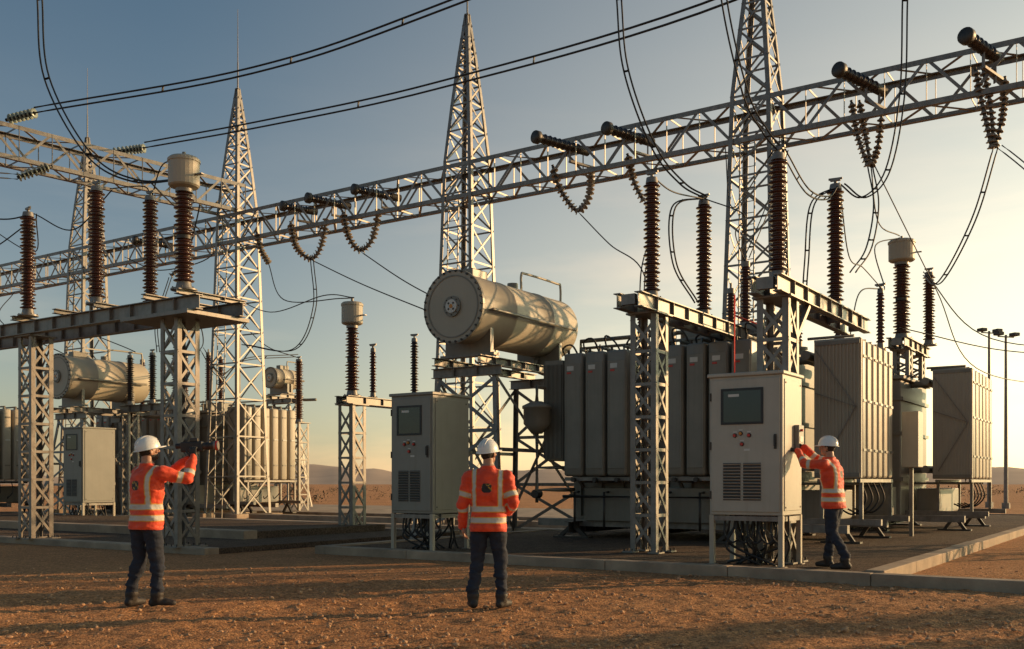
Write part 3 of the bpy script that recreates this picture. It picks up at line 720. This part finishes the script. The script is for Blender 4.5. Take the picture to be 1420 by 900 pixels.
# ---------------------------------------------------------------- conservator
def conservator(loc,z,r=.775,L=4.3,legs=True):
    mb=MB()
    PL='paint_light'
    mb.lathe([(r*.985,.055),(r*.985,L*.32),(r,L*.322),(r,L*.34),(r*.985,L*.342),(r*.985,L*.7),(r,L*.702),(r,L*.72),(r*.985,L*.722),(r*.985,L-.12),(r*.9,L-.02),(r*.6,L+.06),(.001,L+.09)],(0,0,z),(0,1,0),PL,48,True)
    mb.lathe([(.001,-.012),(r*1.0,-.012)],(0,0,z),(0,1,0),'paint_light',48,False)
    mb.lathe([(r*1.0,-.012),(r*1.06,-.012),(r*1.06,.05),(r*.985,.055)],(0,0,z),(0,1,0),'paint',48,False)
    mb.lathe([(r*.90,-.012),(r*.90,-.026),(r*.86,-.026),(r*.86,-.012)],(0,0,z),(0,1,0),'paint',48,False)
    for i in range(30):
        a=2*math.pi*i/30; mb.cyl((r*1.01*math.cos(a),-.045,z+r*1.01*math.sin(a)),(r*1.01*math.cos(a),.08,z+r*1.01*math.sin(a)),.026,'steel_dark',n=6)
    mb.cyl((0,-.06,z),(0,-.01,z),.23,'paint',n=24); mb.cyl((0,-.085,z),(0,-.055,z),.15,'label',n=20); mb.cyl((0,-.095,z),(0,-.083,z),.045,'amber',n=10)
    for k in range(4):
        a=k*math.pi/2+.78; mb.cyl((.09*math.cos(a),-.093,z+.09*math.sin(a)),(.09*math.cos(a),-.084,z+.09*math.sin(a)),.025,'steel_dark',n=8)
    for i in range(8):
        a=2*math.pi*i/8; mb.cyl((.19*math.cos(a),-.08,z+.19*math.sin(a)),(.19*math.cos(a),-.05,z+.19*math.sin(a)),.014,'steel_dark',n=6)
    mb.rbox((-.12,.5,z+r-.04),(.16,1.1,z+r+.16),'paint',.02)
    mb.cyl((0,L*.55,z+r-.05),(0,L*.55,z+r+.12),.13,'paint',n=14)
    mb.tube(spline([(.25,L*.55,z+r*.9),(.25,L*.55,z+r+.3),(.25,L*.6,z+r+.36),(.25,L*.92,z+r+.36),(.25,L*.97,z+r+.3),(.25,L*.97,z+r*.5)],6),.03,'paint_light',8)
    mb.tube([(.62,.3,z-.1),(.62+.25,.3,z-.1),(.87,L*.9,z-.1)],.04,'paint',8)
    mb.tube(spline([(.0,L*.8,z-r),(0,L*.8,z-r-.3),(.5,L*.95,z-r-.5),(1.6,L*.95,z-r-.55)],6),.07,'paint',10)
    for t in(.55,L-.8):
        mb.box((-.62,t,z-r-.22),(.62,t+.12,z-r*.55),'paint')
        mb.box((-.75,t-.05,z-r-.28),(.75,t+.17,z-r-.22),'steel')
    zt=z-r-.30
    if legs:
        channel(mb,(-.6,.1,zt-.1),(-.6,L,zt-.1),.16,.18); channel(mb,(.6,.1,zt-.1),(.6,L,zt-.1),.16,.18)
        channel(mb,(-.95,.5,zt-.32),(.95,.5,zt-.32),.16,.22); channel(mb,(-.95,L-.6,zt-.32),(.95,L-.6,zt-.32),.16,.22)
        B=1.25
        for sx in(-1,1):
            for ty,tb in((.5,-.0),(L-.6,L)):
                mb.angle((sx*B,tb,0),(sx*.8,ty,zt-.43),(-sx,0,0),(0,1 if ty<1 else -1,0),.1,.014,'steel')
        for tb,ty in((0,.5),(L,L-.6)):
            zig(mb,(-B,tb,.1),(-.8,ty,zt-.45),(B,tb,.1),(.8,ty,zt-.45),3,.08,.014,'steel',cross=True)
        for sx in(-1,1): zig(mb,(sx*B,0,.1),(sx*.8,.5,zt-.45),(sx*B,L,.1),(sx*.8,L-.6,zt-.45),1,.08,.014,'steel',cross=True)
        for sx in(-1,1): mb.bar((sx*1.03,.25,zt*.5),(sx*1.03,L-.3,zt*.5),.08,.08,'steel')
    mb.finish('oil_conservator_tank',(*loc,0),YAW)
conservator((-1.30,22.0),5.25)
conservator((-16.25,35.6),5.15,L=3.4)
conservator((-11.9,49),6.5,r=.5,L=1.6)

# ---------------------------------------------------------------- transformers
def slab(mb,s0,s1,t0,t1,z0,z1,mat):
    mb.rbox((s0,t0,z0),(s1,t1,z1),mat,min(.06,(s1-s0)*.3,(t1-t0)*.3),3,True)
def transformer(loc,L,T,front,end=True,nend=6,bush=(),brace=True,endT=2.74,valve=False):
    mb=MB(); P='paint'
    mb.rbox((.3,1.1,.5),(L,T,4.05),P,.03)
    mb.rbox((.2,1.0,4.05),(L+.1,T+.1,4.15),P,.015)
    for i in range(int((L-.3)/.55)):
        s_=.5+i*.55; mb.box((s_,1.02,.6),(s_+.05,1.1,4.0),P)
    for z in(1.4,2.6,3.5): mb.box((.28,1.04,z),(L+.02,1.1,z+.09),P); mb.box((L,1.1,z),(L+.06,T,z+.09),P); mb.box((.24,1.1,z),(.3,T,z+.09),P)
    n=int(L/.25)
    for i in range(n): mb.cyl((.3+i*.25,1.04,4.15),(.3+i*.25,1.04,4.2),.02,'steel_dark',n=6)
    mb.rbox((.9,.55,.5),(L-.1,1.1,1.25),P,.02)
    for s_ in(.7,L*.5,L-.6): channel(mb,(s_,.2,.36),(s_,T+.3,.36),.2,.26,'steel_dark')
    for s_ in(.7,L-.6):
        for t in(.4,T):
            mb.bar((s_-.35,t,.13),(s_,t,.42),.08,.08,'steel_dark'); mb.bar((s_+.35,t,.13),(s_,t,.42),.08,.08,'steel_dark'); mb.box((s_-.45,t-.12,.11),(s_+.45,t+.12,.16),'steel_dark')
    for t in(.75,T-.4): mb.bar((-.4,t,.45),(L+1.6,t,.45),.16,.16,'steel')
    for (a,b,k) in front:
        w=(b-a)/k
        for i in range(k):
            s0=a+i*w+.03; s1=a+(i+1)*w-.03
            slab(mb,s0,s1,.0,.78,1.5,4.22,P)
            mb.rbox((s0+.03,-.012,1.66),(s1-.03,.02,4.0),P,.01)
            for q in (0,3):
                x=s0+.07+q*(s1-s0-.14)/3; mb.box((x-.004,-.018,1.7),(x+.004,-.011,3.7),P)
            mb.box((s0+.1,-.022,3.83),(s0+.27,-.012,3.93),'label'); mb.box((s0+.1,-.0225,3.76),(s0+.2,-.012,3.80),'red')
            mb.tube([(s0+w*.45,.35,4.2),(s0+w*.45,.35,4.33),(s0+w*.45,1.2,4.33)],.035,P,8)
            mb.tube([(s0+w*.45,.35,1.55),(s0+w*.45,.35,1.40),(s0+w*.45,1.1,1.40)],.04,P,8)
            mb.cyl((s0+w*.45,-.02,1.42),(s0+w*.45,.06,1.42),.05,'steel_dark',n=10)
            mb.cyl((s0+.08,.1,4.2),(s0+.08,.1,4.3),.03,'steel_dark',n=8)
        mb.cyl((a,.9,3.85),(b,.9,3.85),.09,P,n=12); mb.cyl((a,.9,1.75),(b,.9,1.75),.09,P,n=12)
        for x in(a+.1,b-.1): mb.bar((x,.5,1.48),(x,1.1,1.0),.06,.06,'steel')
        mb.box((a,.1,1.40),(b,.16,1.48),'steel')
    if end:
        a=L+.7;b=L+1.65
        w=endT/nend
        for i in range(nend):
            t0=1.5+i*w
            if i==0:
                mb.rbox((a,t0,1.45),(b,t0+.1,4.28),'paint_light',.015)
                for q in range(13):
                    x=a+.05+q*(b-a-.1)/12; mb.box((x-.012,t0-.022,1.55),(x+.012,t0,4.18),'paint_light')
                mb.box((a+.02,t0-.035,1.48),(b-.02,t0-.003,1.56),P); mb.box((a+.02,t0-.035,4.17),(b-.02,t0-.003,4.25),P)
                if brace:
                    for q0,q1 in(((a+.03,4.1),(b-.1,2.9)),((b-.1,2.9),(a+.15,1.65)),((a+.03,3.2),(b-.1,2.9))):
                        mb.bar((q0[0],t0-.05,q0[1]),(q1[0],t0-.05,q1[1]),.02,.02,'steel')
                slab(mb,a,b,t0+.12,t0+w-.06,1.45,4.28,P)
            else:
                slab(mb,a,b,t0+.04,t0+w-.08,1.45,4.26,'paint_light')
            mb.tube([(b-.2,t0+w*.5,4.24),(b-.2,t0+w*.5,4.36),(a-.2,t0+w*.5,4.36)],.03,P,8)
            mb.tube([(b-.2,t0+w*.5,1.5),(b-.2,t0+w*.5,1.34),(a-.6,t0+w*.5,1.34)],.03,P,8)
            for z in(2.0,3.0,3.9): mb.box((b-.005,t0+.12,z),(b+.02,t0+w-.13,z+.05),'label' if z==3.0 else P)
        mb.cyl((a-.18,1.5,4.0),(a-.18,1.5+endT,4.0),.1,P,n=12); mb.cyl((a-.18,1.5,1.7),(a-.18,1.5+endT,1.7),.1,P,n=12)
        for z in(1.7,4.0): mb.cyl((L-.05,2.4,z),(a-.1,2.4,z),.09,P,n=12)
        mb.rbox((a-.5,2.0,.55),(a+.1,1.3+endT,1.2),P,.02)
        for t in(1.7,1.4+endT):
            mb.bar((a-.9,t,.56),(b+.35,t,.56),.12,.12,'steel')
            for s_ in(a+.1,b-.05): mb.bar((s_,t,.62),(s_,t,1.42),.07,.07,'steel')
            mb.bar((a+.25,t,.13),(a+.5,t,.5),.08,.08,'steel_dark'); mb.bar((a+.75,t,.13),(a+.5,t,.5),.08,.08,'steel_dark'); mb.box((a+.1,t-.1,.11),(a+.9,t+.1,.16),'steel_dark')
        for s_ in(a+.1,b-.05): mb.bar((s_,1.5,1.40),(s_,1.5+endT,1.40),.07,.07,'steel')
        for k in range(4): mb.tube(spline([(b-.1,1.8+.5*k,1.4),(b+.02,1.8+.5*k,1.0),(b-.2,1.7+.5*k,.72),(b-.5,1.9+.5*k,.8)],5),.02,'black_rubber',5)
        if valve:
            bt=1.5+endT+.1
            mb.rbox((b+.15,bt,1.7),(b+.5,bt+.5,2.95),'cabinet',.015)
            mb.bar((b+.3,bt+.25,.15),(b+.3,bt+.25,1.7),.08,.08,'steel')
    for (s_,t,H,r,tr) in bush:
        mb.cyl((s_,t,4.12),(s_,t,4.12+tr),r*1.7,P,n=20); mb.cyl((s_,t,4.12+tr),(s_,t,4.17+tr),r*2.0,P,n=20)
        sheds(mb,(s_,t,4.3+tr),(0,0,1),H-.3,r,'porcelain',n=16); mb.cyl((s_,t,4.16+tr),(s_,t,4.31+tr),r*.8,'steel',n=14)
        mb.cyl((s_,t,4.0+tr+H),(s_,t,4.12+tr+H),r*.7,'steel',n=14); mb.cyl((s_,t,4.12+tr+H),(s_,t,4.25+tr+H),.03,'steel',n=8)
    mb.tube([(.4,1.3,4.15),(.4,1.3,4.5),(L-.3,1.3,4.5),(L-.3,1.3,4.15)],.035,P,8)
    mb.tube([(.1,1.8,4.15),(.1,1.8,4.75),(L*.6,1.8,4.75),(L*.6,2.4,4.75),(L*.6,2.4,4.15)],.05,P,8)
    for i in range(5): mb.cyl((.9+i*(L-1.4)/4,1.3,4.15),(.9+i*(L-1.4)/4,1.3,4.56),.022,'steel',n=8)
    mb.rbox((L*.4,1.5,4.15),(L*.4+.5,2.0,4.42),P,.02); mb.rbox((L*.72,2.6,4.15),(L*.72+.7,3.2,4.6),P,.02)
    for i in range(3): mb.lathe([(.06,0),(.09,.03),(.09,.09),(.05,.12),(.001,.13)],(1.0+i*.8,1.6,4.15),(0,0,1),'steel_dark',10)
    if valve:
        mb.lathe([(.001,0),(.12,.0),(.3,.22),(.3,.55),(.33,.56),(.33,.62),(.12,.72),(.001,.72)],(.15,-.25,2.45),(0,0,1),P,20,True)
        mb.tube([(.15,-.25,3.15),(.15,-.25,3.5),(.15,.6,3.5),(.15,1.2,3.6)],.05,P,10)
        mb.tube([(.15,-.25,2.45),(.15,-.25,1.2),(.6,-.1,1.2),(.6,.6,1.2)],.045,P,10)
        mb.tube([(-.2,.3,.9),(-.2,.3,1.7),(.4,.3,1.7),(.4,1.2,1.7)],.04,P,8)
        mb.cyl((-.2,.2,1.1),(-.2,.4,1.1),.1,'steel_dark',n=12)
        for q in range(14):
            mb.box((.14+q*.034,.05,1.9),(.156+q*.034,.4,4.0),P)
        mb.rbox((.12,.1,1.85),(.62,1.1,4.1),P,.03)
        mb.cyl((2.4,1.7,4.12),(2.4,1.7,5.25),.22,P,n=20); mb.cyl((2.4,1.7,5.25),(2.4,1.7,5.33),.26,P,n=20)
        mb.cyl((2.75,2.4,4.12),(2.75,2.4,4.9),.3,P,n=20)
        mb.rbox((3.0,1.3,4.14),(4.9,2.2,4.75),P,.03)
        mb.tube([(4.9,-.6,2.0),(4.9,-.6,5.0)],.02,'red',8); mb.tube([(4.9,-.6,4.6),(4.9,1.1,4.6)],.02,'red',8)
        for k in range(9):
            s_=.2+k*.55; mb.tube(spline([(s_,1.0,4.2),(s_,.8,4.45+.1*(k%3)),(s_+.3,.7,4.5+.1*(k%2)),(s_+.4,.9,4.2)],5),.022,'steel_dark',6)
        for k in range(6):
            s_=.8+k*.75; mb.tube([(s_,.5,1.15),(s_,.3,1.15),(s_,.3,.35)],.03,'steel_dark',6)
        mb.tube([(.5,.3,1.05),(4.9,.3,1.05)],.035,'steel_dark',8)
        mb.rbox((5.15,.9,2.0),(5.45,1.5,3.1),'cabinet_grey',.015)
    return mb.finish('power_transformer',(*loc,0),YAW)
transformer((.57,22.5),5.1,4.3,[(.66,2.28,3),(3.1,5.04,4)],True,6,[(4.3,1.6,1.5,.13,.5),(1.3,2.6,1.2,.1,.2),(3.3,3.3,1.5,.12,.3),(5.0,3.0,1.3,.1,.2),(5.7,3.6,1.2,.1,.1)],valve=True)
transformer((6.0,27.3),4.2,4.3,[(.6,3.9,6)],True,6,[(1.2,2.0,1.5,.12,.3),(2.4,2.0,1.5,.12,.3)],endT=3.3)
transformer((-17.4,41),6.0,3.6,[(.4,5.8,11)],True,6,[(1.0,1.8,2.1,.14,.3),(2.4,1.8,2.1,.14,.3),(3.8,1.8,2.1,.14,.3),(5.2,1.8,2.1,.14,.3),(4.5,3,2.1,.14,.3)])
transformer((-28,41),6.0,3.6,[(.4,5.8,11)],True,6,[(1.0,1.8,2.1,.14,.3),(3,1.8,2.1,.14,.3),(5.2,1.8,2.1,.14,.3)])

# ---------------------------------------------------------------- control cabinets
def cabinet(loc,w,d,z0,z1,zb,C='cabinet',box=False):
    mb=MB()
    mb.rbox((0,0,z0),(w,d,z1),C,.012)
    mb.rbox((-.03,-.04,z1-.005),(w+.03,d+.03,z1+.05),C,.012)
    mb.rbox((.035,-.022,z0+.05),(w-.035,.0,z1-.05),C,.008)
    fx0=w*.20;fx1=w*.72;fz1=z1-.22;fz0=fz1-.47
    for a,b in(((fx0-.035,fz0-.035),(fx1+.035,fz0)),((fx0-.035,fz1),(fx1+.035,fz1+.035)),((fx0-.035,fz0),(fx0,fz1)),((fx1,fz0),(fx1+.035,fz1))):
        mb.box((a[0],-.036,a[1]),(b[0],-.023,b[1]),'black_rubber')
    mb.box((fx0,-.029,fz0),(fx1,-.0235,fz1),'screen')
    mb.box((fx0+.08,-.031,fz1-.09),(fx0+.25,-.0295,fz1-.05),'label'); 
    cx=(fx0+fx1)/2
    for (x,z,m) in((cx-.11,fz0-.20,'red'),(cx+.11,fz0-.20,'red'),(cx,fz0-.33,'red'),(cx-.02,fz0-.17,'amber')):
        mb.cyl((x,-.03,z),(x,-.022,z),.034,'steel_dark',n=14); mb.cyl((x,-.055,z),(x,-.03,z),.022,m,n=12)
        mb.box((x-.03,-.0245,z+.045),(x+.03,-.0225,z+.06),'label')
    mb.box((cx+.03,-.0245,fz0-.43),(cx+.12,-.0225,fz0-.40),'label')
    lz1=z0+.78; lz0=z0+.22
    for (a,b) in((fx0,cx-.02),(cx+.02,fx1)):
        mb.box((a-.012,-.027,lz0-.012),(b+.012,-.0225,lz1+.012),C)
        mb.box((a,-.0285,lz0),(b,-.0272,lz1),'black_rubber')
        n=12
        for i in range(n):
            z=lz0+(i+.5)*(lz1-lz0)/n; mb.bar((a,-.036,z),(b,-.036,z),.030,.006,C,up=(0,.6,1))
    hx=w-.10; hz=(z0+z1)/2+.05
    mb.rbox((hx-.022,-.035,hz-.11),(hx+.022,-.022,hz+.11),'steel_dark',.005); mb.rbox((hx-.012,-.075,hz-.07),(hx+.012,-.05,hz+.09),'black_rubber',.005); mb.cyl((hx,-.06,hz-.05),(hx,-.03,hz-.05),.012,'steel_dark',n=8)
    for z in(z0+.3,(z0+z1)/2,z1-.3): mb.cyl((.018,-.02,z-.06),(.018,-.02,z+.06),.014,'steel_dark',n=8)
    mb.rbox((w,.07,z0+.07),(w+.012,d-.07,z1-.07),C,.004)
    for z in(z0+.12,z1-.12):
        for t in(.11,d-.11): mb.cyl((w+.012,t,z),(w+.02,t,z),.014,'steel_dark',n=8)
    if box:
        mb.rbox((w+.012,.48,z0+.95),(w+.09,.72,z0+1.35),'cabinet_grey',.01); mb.cyl((w+.09,.56,z0+1.27),(w+.13,.56,z0+1.27),.02,'red',n=10); mb.box((w+.09,.52,z0+1.1),(w+.094,.68,z0+1.18),'label')
    for x in(.03,w-.03):
        for t in(.03,d-.03): mb.bar((x,t,zb),(x,t,z0),.07,.07,'paint_light'); mb.box((x-.07,t-.07,zb),(x+.07,t+.07,zb+.015),'steel')
    for t in(.03,d-.03): mb.bar((.06,t,z0-.05),(w-.06,t,z0-.05),.05,.07,'steel')
    for x in(.03,w-.03): mb.bar((x,.06,z0-.05),(x,d-.06,z0-.05),.05,.07,'steel')
    rnd=random.Random(3)
    for i in range(16):
        x=.15+rnd.random()*(w-.3); t=.12+rnd.random()*(d-.3); e=.12+rnd.random()*(w-.24); q=rnd.uniform(-.18,.18)
        mb.tube(spline([(x,t,z0),(x+q*.5,t,z0-.2),(x+q,t-.1+rnd.random()*.2,zb+.18+rnd.random()*.15),(e,t+.1,zb+.03),(e,t+.15,zb-.02)],6),.014+.008*rnd.random(),'black_rubber',6)
    for i in range(5):
        x=.2+i*(w-.4)/4; mb.tube(spline([(x,.15,z0),(x,.1,z0-.28),(x+.12,.12,z0-.42),(x+.24,.15,z0-.28),(x+.22,.2,z0)],6),.016,'black_rubber',6)
    mb.finish('control_cabinet',(*loc,0),YAW)
cabinet((-2.23,18.4),.97,1.1,.80,2.95,.12,'cabinet_grey')
cabinet((3.01,15.15),1.127,.89,.88,2.96,.12,box=True)
cabinet((-15.05,33.4),1.1,1.2,.68,3.15,0,'cabinet_grey')

# ---------------------------------------------------------------- light poles, hills, scrub
for x,y,h in((25.3,51,8.9),(25.4,53,9.4)):
    mb=MB(); mb.cyl((0,0,0),(0,0,h),.11,'steel',.06,n=10); mb.cyl((0,0,0),(0,0,.3),.2,'steel',n=10)
    mb.bar((-.5,0,h-.1),(.5,0,h-.1),.06,.06,'steel')
    for a in(-.5,.5): mb.rbox((a-.18,-.25,h-.05),(a+.18,.15,h+.12),'steel_dark',.03)
    mb.finish('lamp_post',(x,y,0),.3)
def hills():
    nx=260; rows=[(500,0),(580,.5),(660,1.),(800,1.2),(1000,0)]
    vs=[];fs=[]
    for j,(d,k) in enumerate(rows):
        for i in range(nx):
            a=R(-62+124*i/(nx-1)); s=math.degrees(a)
            h=5+8*(noise.noise(Vector((s*.11,j*.25,3)))+.2)+2.5*noise.noise(Vector((s*.7,j*.5,1)))
            h+=6*math.exp(-((s+9.5)/5)**2)+7*math.exp(-((s-26)/5)**2)
            h=max(1.5,h)*k*.9; vs.append((d*math.tan(a),d,h-.5))
    for j in range(len(rows)-1):
        for i in range(nx-1): fs.append((j*nx+i,j*nx+i+1,(j+1)*nx+i+1,(j+1)*nx+i))
    mb=MB(); mb.add(vs,fs,'hazy_hill',True); mb.finish('hills')
hills()
def scrub():
    mb=MB(); rnd=random.Random(5)
    for c in range(170):
        y=rnd.uniform(60,190); x=rnd.uniform(-.62,.62)*y; s=rnd.uniform(.3,1.0)
        vs=[];fs=[]
        for k in range(50):
            th=rnd.uniform(0,6.28); ph=rnd.uniform(0,1.4); rr=s*rnd.uniform(.5,1)*(1+.4*math.sin(3*th+c))
            p=Vector((x+rr*math.cos(th)*math.cos(ph)*1.3,y+rr*math.sin(th)*math.cos(ph),rr*.75*math.sin(ph)+.05))
            a=Vector((rnd.uniform(-1,1),rnd.uniform(-1,1),rnd.uniform(-1,1)))*s*.16; b=Vector((rnd.uniform(-1,1),rnd.uniform(-1,1),rnd.uniform(-1,1)))*s*.16
            o=len(vs); vs+=[p,p+a,p+b]; fs.append((o,o+1,o+2))
        mb.add(vs,fs,'scrub')
    mb.finish('desert_scrub')
scrub()

# ---------------------------------------------------------------- unseen supports added at right to cast foreground shadow streaks
for x,y,h in((16,12.4,4.3),(21,14.6,4.6)):
    mb=MB(); lattice_column(mb,0,0,0,h,.5); lattice_column(mb,0,2.6,0,h,.5); channel(mb,(0,-.5,h+.15),(0,3.2,h+.15),.2,.24)
    mb.finish('offview_shadow_support',(x,y,0),YAW); ins((x,y,h+.27),2.2,.16)

# ---------------------------------------------------------------- light, sky, camera
sd=Vector((math.sin(SUN_AZ)*math.cos(SUN_EL),math.cos(SUN_AZ)*math.cos(SUN_EL),math.sin(SUN_EL)))
l=bpy.data.lights.new('sun','SUN'); l.energy=5.0; l.angle=R(.6); l.color=(1,.62,.30)
o=bpy.data.objects.new('sun',l); scene.collection.objects.link(o); o.rotation_euler=sd.to_track_quat('Z','Y').to_euler()
w=bpy.data.worlds.new('World'); scene.world=w; w.use_nodes=True; nt=w.node_tree; L=nt.links.new
bg=nt.nodes['Background']; sky=N(nt,'ShaderNodeTexSky'); sky.sky_type='NISHITA'; sky.sun_disc=False
sky.sun_elevation=SUN_EL; sky.sun_rotation=SUN_AZ; sky.air_density=1.; sky.dust_density=2.2; sky.ozone_density=1.6; sky.altitude=300
tc=N(nt,'ShaderNodeTexCoord'); sx=N(nt,'ShaderNodeSeparateXYZ'); L(tc.outputs['Generated'],sx.inputs[0])
def mth(op,a,b=None,clamp=False):
    n=N(nt,'ShaderNodeMath',operation=op); n.use_clamp=clamp
    for i,x in enumerate((a,b)):
        if x is None: continue
        if isinstance(x,(int,float)): n.inputs[i].default_value=x
        else: L(x,n.inputs[i])
    return n.outputs[0]
zc=mth('MAXIMUM',sx.outputs['Z'],0.)
dt=N(nt,'ShaderNodeVectorMath',operation='DOT_PRODUCT'); L(tc.outputs['Generated'],dt.inputs[0]); dt.inputs[1].default_value=(math.sin(SUN_AZ),math.cos(SUN_AZ),.0)
dpos=mth('MAXIMUM',dt.outputs['Value'],0.)
glow=mth('MULTIPLY',mth('POWER',dpos,1.45),mth('EXPONENT',mth('MULTIPLY',zc,-2.7)))
haze=mth('EXPONENT',mth('MULTIPLY',zc,-5.0))
def scaled(col,f):
    n=N(nt,'ShaderNodeVectorMath',operation='SCALE'); n.inputs[0].default_value=col; L(f,n.inputs['Scale']); return n.outputs[0]
def vadd(a,b):
    n=N(nt,'ShaderNodeVectorMath',operation='ADD'); L(a,n.inputs[0]); L(b,n.inputs[1]); return n.outputs[0]
ms=N(nt,'ShaderNodeVectorMath',operation='MULTIPLY'); L(sky.outputs[0],ms.inputs[0]); ms.inputs[1].default_value=(.48,.90,.98)
tot=vadd(vadd(ms.outputs[0],scaled((4.4,2.8,1.55),haze)),scaled((20.5,14.8,7.4),glow))
mp=N(nt,'ShaderNodeMapping'); mp.inputs['Scale'].default_value=(1.2,1.2,6.5); mp.inputs['Location'].default_value=(3.1,.4,.2); L(tc.outputs['Generated'],mp.inputs['Vector'])
cn=N(nt,'ShaderNodeTexNoise'); cn.inputs['Scale'].default_value=2.1; cn.inputs['Detail'].default_value=9; cn.inputs['Roughness'].default_value=.56; cn.inputs['Distortion'].default_value=.4; L(mp.outputs[0],cn.inputs['Vector'])
cr=N(nt,'ShaderNodeMapRange'); cr.inputs[1].default_value=.47; cr.inputs[2].default_value=.74; cr.inputs[4].default_value=.75; L(cn.outputs['Fac'],cr.inputs[0])
hm=N(nt,'ShaderNodeMapRange'); hm.inputs[1].default_value=.40; hm.inputs[2].default_value=.18; L(sx.outputs['Z'],hm.inputs[0])
mm=mth('MULTIPLY',cr.outputs[0],hm.outputs[0])
cl=N(nt,'ShaderNodeVectorMath',operation='MULTIPLY'); L(tot,cl.inputs[0]); cl.inputs[1].default_value=(1.6,1.32,1.15)
mx=N(nt,'ShaderNodeMix',data_type='RGBA'); L(mm,mx.inputs[0]); L(tot,mx.inputs[6]); L(cl.outputs[0],mx.inputs[7])
L(mx.outputs[2],bg.inputs['Color']); bg.inputs['Strength'].default_value=.10
cam=bpy.data.cameras.new('camera'); co=bpy.data.objects.new('camera',cam); scene.collection.objects.link(co)
cam.sensor_width=36; cam.lens=35; cam.shift_y=.1535; cam.clip_end=6000; cam.clip_start=.1
co.location=(0,0,1.38); co.rotation_euler=(R(90),0,0); scene.camera=co
scene.view_settings.view_transform='Standard'; scene.view_settings.look='None'; scene.view_settings.exposure=0
